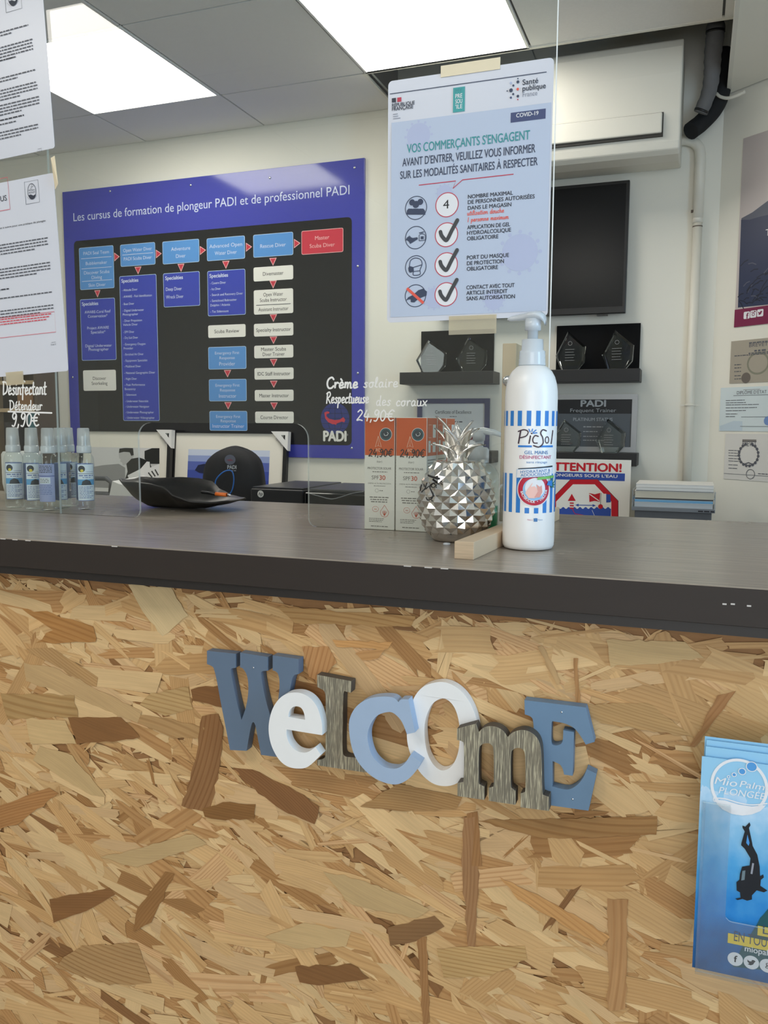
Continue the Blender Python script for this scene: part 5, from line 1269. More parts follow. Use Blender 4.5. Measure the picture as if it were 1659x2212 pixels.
for bb, tx, w_ in (((68, 1374, 343, 1530), 'Provider', .42), ((73, 1607, 345, 1764), 'Instructor', .46), ((77, 1836, 350, 1980), 'Instructor Trainer', .84)):
    B = bx_(c4, *bb, I_lb2, I_bo); lines(B, [(.26, 'Emergency First', .64, .8), (.48, 'Response', .4, .8), (.76, tx, w_)], I_lt, .016)
# globe emblem with its red diver
a = s.uv(*c4(985, 1890)); I_gl = ink('globe blue', (52, 62, 128), G); s.disc(a[0], a[1], .068, I_gl, 3, 36)
for k in (-2, -1, 0, 1, 2):
    hw = math.sqrt(.068**2-(k*.022)**2); s.rect(a[0]-hw, a[1]+k*.022-.0008, a[0]+hw, a[1]+k*.022+.0008, M_bk, 4)
s.ring(a[0], a[1], .034, .0016, M_bk, 4, 30, rz=.068); s.rect(a[0]-.0008, a[1]-.068, a[0]+.0008, a[1]+.068, M_bk, 4)
V4 = lambda x, y: s.uv(*c4(x, y))
s.poly([V4(*p) for p in ((908, 1848), (928, 1838), (944, 1842), (944, 1852), (924, 1858), (922, 1872), (942, 1892), (985, 1902), (1020, 1898), (1046, 1880), (1060, 1900), (1052, 1918), (1034, 1912), (1000, 1926), (968, 1932), (935, 1916), (914, 1888))], I_br, 6)
s.line([V4(985, 1905), V4(975, 1925), V4(995, 1932)], .006, I_br, 6)
a, q = V4(903, 2052), V4(1064, 2054); s.text('PADI', a[0], (a[1]+q[1])/2, .043, I_bw, w=q[0]-a[0], lay=4, bold=.05)
a = V4(1068, 2008); s.ring(a[0]+.003, a[1], .004, .001, I_bw, 4, 12)
s.build('chart_printing')
for px, py in ((238, 413), (583, 384), (766, 362), (412, 400), (157, 815), (773, 575), (773, 806), (760, 968)):
    q = at(px, py, YBd); b = MB(); b.lathe([(.0055, 0), (.0052, .0018), (.003, .0028), (.0001, .003)], M_chrome, seg=12, M=Matrix.Translation((q.x, YBd-.0001, q.z)) @ Matrix.Rotation(PI/2, 4, 'X')); b.build('screw', t)

# air conditioner
M_ac = mat('air conditioner casing', (228, 225, 214), .5, noise=.02, nscale=5)
M_gap = mat('air outlet gap', (60, 58, 54), .7)
ya = 3.10
xr_ = at(1478, 70, ya).x; xl_ = -1.12; zb_ = at(1466, 322, ya).z
t = thing('air_conditioner', 'big off-white wall air conditioner hung up into the open ceiling strip', 'air conditioner', ((xl_+xr_)/2, 3.24, zb_))
pf = [(YW-.002, zb_+.012), (3.20, zb_-.010), (3.13, zb_-.006), (3.108, zb_+.006), (ya+.001, zb_+.03), (ya-.008, zb_+.13), (ya-.006, zb_+.25), (ya+.004, zb_+.335), (ya+.016, zb_+.362), (ya+.03, zb_+.368), (YW-.002, zb_+.368)]
b = MB(); n = len(pf)
b.add([(xl_, y, z) for y, z in pf]+[(xr_, y, z) for y, z in pf], [(i, (i+1) % n, n+(i+1) % n, n+i) for i in range(n)]+[tuple(range(n))[::-1], tuple(range(n, 2*n))], M_ac)
o = b.build('casing', t, bevel=.006, bseg=3)
l1, l2 = at(1431, 243, ya-.012), at(1428, 287, ya-.012)
b = MB(); b.box(xl_+.05, l1.x, ya-.019, ya-.004, l2.z, l1.z, M_ac); b.build('louver', t, bevel=.004)
b = MB(); b.box(xl_+.048, l1.x+.004, ya-.0105, ya+.002, l2.z-.010, l1.z+.002, M_gap); b.build('outlet', t)

# pipes in the corner
M_pvc = mat('painted pipe', (228, 224, 212), .45, noise=.03, nscale=12)
M_hose = mat('grey hose wrap', (104, 104, 106), .8, noise=.2, nscale=30, bump=.4)
M_foam = mat('black pipe foam', (24, 25, 28), .85, noise=.3, nscale=40, bump=.3)
M_rust = mat('rusty clip', (92, 78, 66), .7, noise=.2, nscale=60)
yp = 3.350
def path(pts, Y, n=5):
    sm = catmull(pts, False, n); m_ = len(sm)
    ys = Y if isinstance(Y, tuple) else (Y, Y)
    return [at(a, c, ys[0]+(ys[1]-ys[0])*i/(m_-1)) for i, (a, c) in enumerate(sm)]
t = thing('drain_pipe', 'white painted drain pipe running down the corner from the air conditioner', 'pipe', at(1490, 1060, yp))
pt = path([(1470, 303), (1485, 303), (1500, 308), (1511, 322), (1513, 345)], yp); xx = pt[-1].x
b = MB(); b.tube(pt+[Vector((xx, yp, 2.0))], .0185, M_pvc, 16); b.build('elbow', t)
b = MB(); b.tube([Vector((xx, yp, 2.005)), Vector((xx, yp, .76))], .0165, M_pvc, 18); sp_ = b.build('straight_pipe', t)
for py, r_, m, h_ in ((457, .0175, M_rust, .003), (490, .0175, M_rust, .003), (474, .0182, M_pvc, .028), (875, .0195, M_pvc, .007)):
    z = at(1500, py, yp).z; b = MB(); b.tube([Vector((xx, yp, z-h_/2)), Vector((xx, yp, z+h_/2))], r_, m, 18)
    if py == 875:
        b.box(xx-.034, xx+.034, yp-.003, yp+.003, z-.003, z+.003, M_pvc)
    if py == 457: b.box(xx-.025, xx-.012, yp-.008, yp, z-.004, z+.005, M_rust)
    b.build('clip' if m is M_rust or py == 875 else 'coupling', sp_)
t = thing('duct_hose', 'grey wrapped hose hanging out of the ceiling hole beside the air conditioner', 'hose', at(1530, 200, 3.27))
hp = path([(1546, 40), (1545, 75), (1540, 118), (1538, 158), (1531, 200), (1513, 244)], (3.15, 3.19), 6)
b = MB(); m_ = len(hp); hz_ = b.tube(hp, [.026 if i < 3 else .031-.008*i/m_+.0012*math.sin(i*1.9) for i in range(m_)], M_hose, 16); hz_ = b.build('hose', t)
for k, r_ in ((5, .031), (18, .0255), (29, .0245)):
    i = min(k, m_-2); b = MB(); d_ = (hp[i+1]-hp[i]).normalized()*.004; b.tube([hp[i]-d_, hp[i]+d_], r_, M_black, 16); b.build('cable_tie', hz_)
t = thing('foam_pipe', 'thick black foam-wrapped pipe curving from the air conditioner up into the ceiling hole', 'pipe', at(1520, 260, 3.33))
b = MB(); b.tube(path([(1492, 283), (1500, 277), (1514, 266), (1540, 238), (1556, 205), (1562, 165), (1560, 110)], (3.27, 3.31), 6), .031, M_foam, 16); b.build('foam', t)
b = MB(); b.tube(path([(1548, 202), (1556, 209), (1572, 212), (1590, 207), (1609, 198)], (3.26, 3.22), 5), .0055, M_pvc, 8)
tag(b.build('white_cable'), 'short curl of white cable sticking out at the ceiling corner by the black foam pipe', 'cable')

# television
yt = 3.315
a, q = at(1361, 388, yt), at(1350.5, 676, yt); xR = (a.x+q.x)/2; xL = xR-.735; zT, zB = a.z, q.z
t = thing('television', 'black flat television on the back wall behind the health notice', 'television', ((xL+xR)/2, yt+.02, (zT+zB)/2))
M_tvf = mat('television frame', (20, 21, 23), .3); M_scr = mat('television screen', (11, 13, 16), .22, spec=.3)
b = MB(); b.box(xL, xR, yt, yt+.025, zB, zT, M_tvf); b.box(xL+.12, xR-.12, yt+.025, YW-.001, zB+.08, zT-.08, M_tvf); b.build('case', t, bevel=.003)
b = MB(); b.box(xL+.012, xR-.012, yt-.0008, yt-.0002, zB+.026, zT-.012, M_scr); b.build('screen', t)
b = MB(); b.box(xR-.105, xR-.065, yt+.002, yt+.02, zB-.007, zB-.0001, M_tvf); b.build('sensor', t)

# floating shelves, their black back plates and the glass trophies
M_shelf = mat('black shelf', (28, 28, 30), .5, noise=.1, nscale=30)
M_gls = mat('trophy glass', (235, 242, 240), .02, trans=1, spec=.5)
ys = 3.25
def shelf(x0, x1, z, lab):
    t = thing('wall_shelf', lab, 'shelf', ((x0+x1)/2, 3.31, z-.025), group='black floating shelves')
    b = MB(); b.box(x0, x1, ys, YW-.001, z-.048, z, M_shelf); b.build('board', t, bevel=.0015); return z
zs1 = (at(862, 804, ys).z+at(1383, 796, ys).z)/2
sx0, sx1 = at(863, 815, ys).x, at(1065, 815, ys).x; tx1 = at(1382, 812, ys).x; tx0 = tx1-.41
shelf(sx0, sx1, zs1, 'black floating shelf on the left, upper one, with two glass trophies')
shelf(tx0, tx1, zs1, 'black floating shelf below the television, with two glass trophies')
zs2 = at(1372, 980, ys).z
shelf(tx0, tx1, zs2, 'black floating shelf on the right above the red diver warning sign')
shelf(sx0, sx1, zs2, 'black floating shelf on the left, lower one, mostly hidden by the pineapple')
def plate(pxa, pya, pxb, lab):
    a, q = at(pxa, pya, 3.36), at(pxb, pya-4, 3.36); t = MB(); t.box(0, q.x-a.x, 0, .009, 0, a.z-zs1-.0006, mat('matt black plate', (10, 10, 12), .7, spec=.15))
    o = t.build('back_plate'); o.location = (a.x, 3.3605, zs1+.0003); tag(o, lab, 'panel', 'black plates behind the trophies')
plate(910, 716, 1067, 'black rectangular plate standing behind the two trophies on the left shelf')
plate(1203, 704, 1384, 'black rectangular plate standing behind the two trophies under the television')
def trophy(cx, z, w_, h_, Y, lab, mir=1, rz=0):
    # five-sided cut glass: pointed top, wide shoulders, narrow foot
    o_ = [(-.10, 1), (.50, .60), (.47, .20), (.26, 0), (-.30, 0), (-.50, .38)]
    t = thing('glass_trophy', lab, 'trophy', (cx, Y, z), rz, 'cut glass trophies on the wall shelves'); M_ = mtx(t)
    P = [(mir*x*w_, zz*h_) for x, zz in o_]; c = (0, .45*h_); th = .016
    I_ = [(c[0]+(x-c[0])*.86, max(0, c[1]+(zz-c[1])*.86) if zz > 0 else 0) for x, zz in P]
    n = len(P); vs_ = [Vector((x, -th, zz)) for x, zz in I_]+[Vector((x, -th*.35, zz)) for x, zz in P]+[Vector((x, th*.55, zz)) for x, zz in P]+[Vector((x, th, zz)) for x, zz in I_]
    fs_ = [tuple(range(n)), tuple(range(3*n, 4*n))[::-1]]
    for L_ in range(3): fs_ += [(L_*n+i, L_*n+(i+1) % n, (L_+1)*n+(i+1) % n, (L_+1)*n+i) for i in range(n)]
    b = MB(); b.add([M_ @ v for v in vs_], fs_, M_gls); b.build('glass', t)
    s = Sheet(t, y=-th-.0002, step=2e-4)
    I_e = ink('etched glass', (150, 152, 154))
    for k in range(5): s.greek(-.018, .018-.004*(k % 2), h_*(.52-.07*k), .0016, I_e)
    s.ring(0, h_*.68, .008, .0012, I_e, 1, 16); s.build('etching')
def TR(pxl, pxr, pyt, pyb, Y, z, lab, mir=1, rz=0):
    a, q = at(pxl, pyb, Y), at(pxr, pyb, Y); tp = at((pxl+pxr)/2, pyt, Y); trophy((a.x+q.x)/2, z+.0005, q.x-a.x, tp.z-z, Y, lab, mir, rz)
TR(900, 963, 735, 800, 3.305, zs1, 'cut glass trophy at the left end of the left shelf', 1, .2)
TR(986, 1051, 728, 800, 3.305, zs1, 'cut glass trophy at the right end of the left shelf', 1, .12)
TR(1200, 1264, 716, 797, 3.305, zs1, 'cut glass trophy on the left of the shelf under the television', 1, -.05)
TR(1299, 1368, 713, 797, 3.305, zs1, 'cut glass trophy on the right of the shelf under the television', 1, -.15)
TR(1192, 1254, 906, 984, 3.29, zs2, 'cut glass trophy on the lower right shelf, left one before the grey certificate', 1, .0)
TR(1284, 1351, 906, 984, 3.29, zs2, 'cut glass trophy on the lower right shelf, right one before the grey certificate', 1, -.3)

# certificates on the lower shelves
def lean(nm, lab, cat, pxa, pya, pxb, z, Y=3.355):
    a, q = at(pxa, pya, Y), at(pxb, pya, Y); W_ = q.x-a.x; H_ = a.z-z
    t = thing(nm, lab, cat, ((a.x+q.x)/2, Y, z+.001)); return t, W_, H_
M_sil = mat('silver frame', (170, 172, 174), .35, metal=.5)
t, W_, H_ = lean('framed_certificate', 'grey platinum trainer certificate in a silver frame under the television shelf', 'certificate', 1189, 853, 1378, zs2)
def frame(t, W_, H_, fw, m, dp=.012):
    M_ = mtx(t); b = MB()
    for x0, x1, z0, z1 in ((-W_/2, W_/2, 0, fw), (-W_/2, W_/2, H_-fw, H_), (-W_/2, -W_/2+fw, fw, H_-fw), (W_/2-fw, W_/2, fw, H_-fw)): b.box(x0, x1, -.004, dp-.004, z0, z1, m, M_)
    b.build('frame', t, weld=False)
frame(t, W_, H_, .020, M_sil)
I_cg = ink('certificate grey', (96, 102, 108), .3); I_cgb = ink('certificate black', (34, 36, 40), .3); I_cgl = ink('certificate silver', (176, 180, 184), .3)
s = Sheet(t, y=.004, step=3e-4)
s.rect(-W_/2+.018, .018, W_/2-.018, H_-.018, I_cg, 0); s.poly([(-W_/2+.024, H_-.02), (W_/2-.02, H_-.02), (W_/2-.02, H_-.075), (-W_/2+.034, H_-.075)], I_cgb, 1)
s.text('PADI', 0, H_-.047, .024, I_cgl, al='C', w=.094, bold=.05); s.text('Frequent Trainer', 0, H_-.069, .014, I_cgl, al='C', w=.175); s.text('PLATINUM STATUS', 0, H_-.103, .012, I_cgl, al='C', w=.15, bold=.02)
s.greek(-.035, .04, H_-.128, .004, I_cgl); s.greek(-.035, .02, H_-.146, .003, I_cgl); s.greek(-.035, .04, H_-.165, .003, I_cgl); s.greek(-.035, .05, H_-.18, .003, I_cgl)
s.build('certificate')
t, W_, H_ = lean('framed_certificate', 'white certificate of excellence in a dark violet frame behind the sunscreen boxes', 'certificate', 902, 862, 1058, zs2)
frame(t, W_, H_, .020, mat('violet frame', (74, 76, 112), .4))
s = Sheet(t, y=.004, step=3e-4); s.rect(-W_/2+.018, .018, W_/2-.018, H_-.018, ink('certificate paper', (226, 228, 230), .35), 0)
s.text('Certificate of Excellence', 0, H_-.062, .014, I_dtx, al='C', w=.155); s.greek(-.015, .016, H_-.075, .0025, I_txt); s.greek(-.055, .045, H_-.098, .005, I_txt); s.greek(-.05, .03, H_-.118, .003, I_txt); s.greek(-.05, .04, H_-.127, .003, I_txt); s.greek(-.05, .05, H_-.142, .003, I_txt)
s.disc(.075, H_-.155, .015, ink('seal red', (122, 60, 66)), 2, 20); s.disc(-.065, H_-.092, .010, I_gl, 2, 20)
s.build('certificate')

# diver warning sign
M_sig = mat('sign white', (236, 234, 228), .35); I_sr = ink('sign red', (196, 34, 48), .3); I_sb = ink('sign blue', (56, 84, 168), .3)
a, q = at(1158, 990, 3.245), at(1364, 992, 3.245); zbt = at(1360, 1150, 3.245).z
t = thing('warning_sign', 'white divers warning sign with red octagon below the lower right shelf', 'sign', ((a.x+q.x)/2, 3.2445, (a.z+zbt)/2))
b = MB(); b.box(a.x, q.x, 3.2415, 3.2445, zbt, a.z, M_sig); b.build('plate', t, bevel=.0006)
s = Sheet(t, y=-.003, step=3e-4); c7 = lambda x, y: s.uv(1150+x/3.2593, 640+y/3.2593)
e0, e1 = c7(92, 1232), c7(625, 1236); s.text('ATTENTION!', e0[0], e1[1], c7(600, 1180)[1]-e1[1], I_sr, w=e1[0]-e0[0], bold=.05)
r0, r1 = c7(72, 1286), c7(652, 1248); s.rect(r0[0], r0[1], r1[0], r1[1], I_sb, 1)
e0, e1 = c7(112, 1276), c7(598, 1278); s.text("PLONGEURS SOUS L'EAU", e0[0], e1[1], .0105, I_bw, w=e1[0]-e0[0], bold=.03, lay=3)
oc = [c7(*p) for p in ((268, 1288), (460, 1288), (606, 1440), (606, 1640), (120, 1640), (120, 1440))]
s.poly(oc, I_dtx, 1); cx_o = (oc[0][0]+oc[1][0])/2; cz_o = oc[2][1]-.02
sc = lambda k: [(cx_o+(x-cx_o)*k, cz_o+(z-cz_o)*k) for x, z in oc]
s.poly(sc(.985), I_sr, 2); s.poly(sc(.80), M_sig, 3)
wv_ = [c7(158+k*6.6, 1490+7*math.cos(k*1.05)) for k in range(61)]
s.poly(wv_+[(wv_[-1][0], zbt-t.location.z+.012), (wv_[0][0], zbt-t.location.z+.012)], I_sb, 4)
s.poly([c7(*p) for p in ((278, 1390), (306, 1440), (250, 1440))], I_sr, 5)
for y in (1452, 1470, 1488): e0, e1 = c7(264, y+8), c7(292, y); s.rect(e0[0], e0[1], e1[0], e1[1], I_sr, 5)
s.line([c7(320, 1470), c7(432, 1472)], .0028, I_sb, 5); s.poly([c7(*p) for p in ((302, 1470), (326, 1460), (326, 1480))], I_sb, 5); s.poly([c7(*p) for p in ((448, 1473), (424, 1463), (424, 1483))], I_sb, 5)
e0 = c7(374, 1455); s.text('100 m', e0[0], e0[1], .0055, I_dtx, al='C', bold=.02, w=.02)
s.poly([c7(*p) for p in ((400, 1385), (440, 1394), (478, 1384), (474, 1446), (438, 1440), (402, 1448))], I_sr, 5); s.line([c7(402, 1392), c7(470, 1440)], .0035, I_bw, 6)
s.poly([c7(*p) for p in ((488, 1390), (520, 1390), (520, 1452), (486, 1456))], I_bw, 5); s.poly([c7(*p) for p in ((520, 1392), (550, 1396), (552, 1450), (520, 1452))], I_sb, 5)
s.line([c7(484, 1385), c7(480, 1470)], .0014, I_dtx, 6); e0 = c7(480, 1480); s.disc(e0[0], e0[1], .009, I_sr, 6, 16)
s.line([c7(278, 1492), c7(300, 1530), c7(420, 1552)], .0022, I_sr, 6); s.line([c7(420, 1505), c7(438, 1545)], .0014, I_bw, 6)
s.build('sign_printing')

# magazine rack and the magazines in it
M_mag = [mat('magazine white', (232, 230, 226), .5), mat('magazine cream', (214, 206, 188), .6), mat('magazine grey', (190, 194, 198), .5), mat('magazine dark', (66, 66, 70), .5), mat('magazine blue', (120, 176, 214), .5)]
ym = 3.02
m0, m1 = at(1364, 1100, ym), at(1545, 1100, ym)
t = thing('magazine_rack', 'grey tray rack holding a pile of magazines in the right corner', 'rack', ((m0.x+m1.x)/2, 3.13, .75))
M_rack = mat('grey rack plastic', (120, 124, 130), .35)
b = MB(); zr = at(1450, 1098, ym).z
b.box(m0.x, m1.x, ym+.001, ym+.215, zr-.012, zr, M_rack); b.build('tray', t, bevel=.001)
for x in (m0.x, m1.x-.004):
    b = MB(); b.box(x, x+.004, ym+.004, ym+.213, zr+.0002, zr+.06, clear('rack side plastic', (225, 230, 234), milk=.25)); b.build('side_wall', t)
b = MB(); b.box(m0.x+.01, m1.x-.01, ym+.02, ym+.205, .7502, zr-.0122, mat('rack body', (92, 94, 98), .4)); b.build('body', t, bevel=.002)
s = Sheet(t, y=ym-t.location.y, step=3e-4); e0, e1 = s.uv(1508, 1103), s.uv(1545, 1102)
s.greek(e0[0], e1[0]-.002, zr-.75-.009, .0045, I_blk); s.build('lettering')
ML = ['topmost magazine in the corner rack, white, its corner sticking out to the right', 'second magazine in the corner rack, white with a dark gap below', 'third magazine from the top of the corner rack, thick and cream coloured', 'fourth magazine from the top of the corner rack, dark spine', 'fifth magazine from the top of the corner rack, with a blue stripe', 'magazine at the bottom of the pile in the corner rack, pale grey']
MH = [.012, .012, .026, .004, .010, .018]; MO = [(.012, .02), (.014, .006), (.004, -.008), (.006, -.006), (.003, -.006), (.002, -.008)]
MC = [0, 0, 1, 3, 4, 2]; z = zr+.0005
for k in range(5, -1, -1):
    x0, x1 = m0.x+.008+MO[k][0]*.4, m1.x-.008
    y0 = ym+.006-.006*(k < 2)
    t = thing('magazine', ML[k], 'magazine', ((x0+x1)/2, y0+.1, z), (0, 0, 0), 'magazines in the corner rack'); M_ = mtx(t)
    h_ = MH[k]-.0006; wd = (x1-x0)/2
    b = MB(); n = 6; vs_ = []
    for i in range(n+1):
        u = -wd+2*wd*i/n; sag = (.004*math.sin(PI*i/n) if k < 2 else 0)
        for yy in (-.095, .10): vs_ += [M_ @ Vector((u, yy, h_*.08-sag*0)), M_ @ Vector((u, yy, h_*(.92)))]
    fs_ = []
    for i in range(n):
        a_ = i*4; c_ = a_+4; fs_ += [(a_, c_, c_+1, a_+1), (a_+2, a_+3, c_+3, c_+2), (a_+1, c_+1, c_+3, a_+3), (a_, a_+2, c_+2, c_)]
    fs_ += [(0, 1, 3, 2), (n*4, n*4+2, n*4+3, n*4+1)]
    b.add(vs_, fs_, M_mag[MC[k]]); b.build('pages', t)
    b = MB(); b.box(-wd-.001, wd+.001, -.0965, .101, h_*.92+.0001, h_, M_mag[0] if k != 3 else M_mag[3], M_); b.box(-wd-.001, wd+.001, -.0965, .101, 0, h_*.08-.0001, M_mag[(0, 3, 1, 3, 4, 2)[k]], M_); b.build('cover', t)
    z += MH[k]

# framed pictures leaning on the wall, with card corner protectors
M_blk = mat('black picture frame', (30, 30, 32), .4); M_matb = mat('picture mount', (238, 234, 222), .7); M_cnr = mat('white card corner', (228, 228, 226), .7)
I_g = [ink('photo grey %d' % k, (v, v, v), .3) for k, v in enumerate((40, 70, 110, 150, 190, 215, 235))]
def picture(lab, pxr, pyt, Yt, W_):
    th = -.10; z0 = .7505
    q = at(pxr, pyt, Yt); H_ = (q.z-z0)/math.cos(th); 
    t = thing('framed_picture', lab, 'picture', (q.x-W_/2, Yt-H_*math.sin(-th), z0+.001), (th, 0, 0)); M_ = mtx(t)
    b = MB(); fw = .018
    for x0, x1, z0_, z1_ in ((-W_/2, W_/2, 0, fw), (-W_/2, W_/2, H_-.004, H_), (-W_/2, -W_/2+fw, fw, H_-.004), (W_/2-fw, W_/2, fw, H_-.004)): b.box(x0, x1, -.006, .016, z0_, z1_, M_blk, M_)
    b.build('frame', t, weld=False)
    b = MB(); b.box(-W_/2+fw, W_/2-fw, .002, .008, fw, H_-.004, M_matb, M_); b.build('mount', t)
    # corner protector
    b = MB(); k = .085; x1, z1 = W_/2+.006, H_+.006
    tri = [(x1-k, z1), (x1, z1), (x1, z1-k)]; ins = [(x1-.036, z1-.016), (x1-.014, z1-.016), (x1-.014, z1-.040)]
    vs_, fs_ = curve_mesh([tri, ins], .014); b.add([M_ @ Vector((x, .004-zz, y)) for x, y, zz in vs_], fs_, M_cnr); cp = b.build('corner_protector', t)
    s = Sheet(t, y=-.0102, step=4e-4); s.text('optimum', x1-k*.50, z1-k*.62, .011, I_txt, al='C', w=.055, rot=-PI/4, lay=1); s.build('corner_lettering', parent=cp)
    return t, W_, H_
t, W_, H_ = picture('framed black and white picture of a man with striped trainers, left of the two', 371, 932, 3.297, .52)
s = Sheet(t, y=.002, step=3e-4); Q = lambda x, y: s.uv(240+x/3.607, 880+y/3.607)
a = Q(378, 318); x1 = a[0]; x0 = -x1; s.rect(x0, .06, x1, a[1], I_g[5], 1)
s.poly([Q(*p) for p in ((-180, 470), (-60, 450), (60, 440), (110, 470), (110, 600), (-180, 600))], I_g[3], 2)
s.poly([Q(*p) for p in ((60, 360), (80, 330), (130, 318), (172, 330), (178, 380), (160, 410), (140, 440), (92, 452), (88, 432), (70, 420), (76, 404), (64, 398))], I_g[4], 3)
s.poly([Q(*p) for p in ((62, 356), (66, 322), (110, 316), (172, 318), (178, 372), (158, 378), (146, 350), (100, 346))], I_g[0], 4)
s.poly([Q(*p) for p in ((120, 440), (160, 400), (220, 390), (300, 420), (320, 480), (240, 560), (110, 560), (130, 500))], I_g[0], 4)
s.poly([Q(*p) for p in ((262, 340), (320, 318), (378, 318), (378, 440), (300, 440), (262, 400))], I_g[0], 5)
s.poly([Q(*p) for p in ((130, 530), (230, 480), (280, 422), (302, 424), (306, 470), (378, 440), (378, 565), (230, 560), (140, 556))], I_g[6], 6)
for k in range(3): s.line([Q(292+k*26, 508-k*12), Q(322+k*24, 546-k*8)], .007, I_g[1], 7)
s.poly([Q(*p) for p in ((-180, 600), (378, 565), (378, 800), (-180, 800))], I_g[3], 5); s.rect(x0, .06, x1, Q(300, 640)[1], I_g[5], 6)
s.build('photograph')
t, W_, H_ = picture('framed blue underwater picture behind the black bag, right of the two', 622, 936, 3.326, .60)
s = Sheet(t, y=.002, step=3e-4); a = Q(1237, 342); x1 = a[0]; x0 = -x1
cols = [(206, 216, 236), (150, 166, 214), (92, 108, 184), (66, 84, 168), (54, 72, 156), (44, 62, 142), (36, 54, 126)]
for k, c in enumerate(cols): z1_ = a[1]+.003-(.028*k if k < 3 else .056+.04*(k-2)); s.rect(x0, .05, x1, z1_, ink('sea photo %d' % k, c, .25), 1+k)
s.poly([Q(*p) for p in ((655, 490), (680, 450), (730, 440), (780, 470), (780, 520), (690, 510))], ink('sea rock', (34, 40, 70)), 9)
s.build('photograph')

# black bag with a blue cord, printer and device, on the desk
M_bag = mat('black bag fabric', (24, 25, 28), .75, noise=.2, nscale=60, bump=.3)
bc = at(506, 1080, 2.86)
t = thing('bag', 'black dive bag with round emblem and blue cord, before the blue picture', 'bag', (bc.x, 2.86, .7505), .30); M_ = mtx(t)
tp = at(505, 962, 2.86).z-.7505
b = MB(); prf = [(.0, .92), (.02, 1), (.3, 1.04), (.55, 1.03), (.72, 1.0), (.84, .92), (.91, .80), (.96, .62), (.99, .36), (1.0, .02)]
vs_, fs_ = [], []; sg = 40; rbg = random.Random(9)
for i, (u, k) in enumerate(prf):
    for j in range(sg):
        a_ = 2*PI*j/sg; c_, s_ = math.cos(a_), math.sin(a_); e_ = 2/3.4
        wob = 1+.014*math.sin(3*a_+i*.9)+.012*math.sin(7*a_-i*.7)
        vs_.append(M_ @ Vector((.118*k*wob*math.copysign(abs(c_)**e_, c_)+.02*(u-.5)*0, .095*k*wob*math.copysign(abs(s_)**e_, s_)*(1-.12*u)+.02*u, tp*u-(.012*(c_**2)*(u > .9)))))
    if i: fs_ += [((i-1)*sg+j, (i-1)*sg+(j+1) % sg, i*sg+(j+1) % sg, i*sg+j) for j in range(sg)]
fs_.append(tuple(range(sg))[::-1]); fs_.append(tuple(range((len(prf)-1)*sg, len(prf)*sg)))
b.add(vs_, fs_, M_bag, True); o = b.build('body', t); sub = o.modifiers.new('smooth', 'SUBSURF'); sub.levels = 1; sub.render_levels = 1
s = Sheet(t, y=-.0965, step=4e-4); e0 = s.uv(497, 993)
s.disc(e0[0], e0[1], .021, ink('emblem grey', (104, 108, 122)), 1, 28, rz=.019); s.poly([(e0[0]-.014, e0[1]), (e0[0]-.004, e0[1]-.006), (e0[0]+.013, e0[1]-.004), (e0[0]+.004, e0[1]+.003)], ink('emblem red', (130, 84, 96)), 2)
e0 = s.uv(501, 1013); s.text('PADI', e0[0], e0[1], .014, I_cgl, al='C', w=.034, bold=.04); s.greek(e0[0]-.016, e0[0]+.016, e0[1]-.008, .003, I_grey); s.build('emblem')
s = Sheet(t, y=-.104); lp = [s.uv(*p) for p in catmull([(496, 1016), (482, 1020), (468, 1034), (465, 1048), (472, 1064), (488, 1072), (500, 1062), (505, 1040), (503, 1022)], True, 4)]
b = MB(); b.tube([M_ @ Vector((x, -.104, z)) for x, z in lp], .0024, mat('blue cord', (48, 110, 190), .5), 8, closed=True); b.build('cord_loop', t)
M_prn = mat('printer body', (38, 39, 42), .45, noise=.05, nscale=40); M_prt = mat('printer top', (58, 58, 60), .3); M_gloss = mat('piano black', (16, 17, 19), .08)
pa, pb = at(541, 1086, 2.60), at(655, 1086, 2.60); zt1 = at(600, 1053, 2.60).z
t = thing('printer', 'dark grey printer with a round white logo, on the desk right of the bag', 'printer', ((pa.x+pb.x)/2, 2.75, .7502))
b = MB(); b.box(pa.x, pb.x, 2.60, 2.95, .7504, zt1-.006, M_prn); b.build('body', t, bevel=.006, bseg=3)
b = MB(); b.box(pa.x+.004, pb.x-.004, 2.606, 2.946, zt1-.0058, zt1, M_prt); b.build('lid', t, bevel=.003)
s = Sheet(t, y=2.5985-2.75, step=4e-4); e0 = s.uv(563, 1067); s.disc(e0[0], e0[1], .0125, I_bw, 1, 24); s.text('hp', e0[0], e0[1]-.005, .0115, M_prn, al='C', lay=2, slant=.25, bold=.01); s.build('logo')
pa2, pb2 = at(657, 1090, 2.58), at(800, 1090, 2.58); zt2 = at(720, 1058, 2.58).z
t = thing('scanner', 'glossy black scanner with a thin cable over its front, right of the printer', 'scanner', ((pa2.x+pb2.x)/2, 2.75, .7502))
b = MB(); b.box(pa2.x, pb2.x, 2.58, 2.92, .7504, zt2-.012, M_gloss); b.build('body', t, bevel=.006, bseg=3)
b = MB(); b.box(pa2.x+.006, pb2.x-.006, 2.59, 2.91, zt2-.0118, zt2, M_prt); b.build('lid', t, bevel=.004)
b = MB(); b.tube(path([(668, 1066), (690, 1072), (715, 1078), (735, 1074), (760, 1066), (785, 1062)], 2.573), .0014, mat('grey cable', (130, 132, 136), .5), 6); b.build('cable', t)

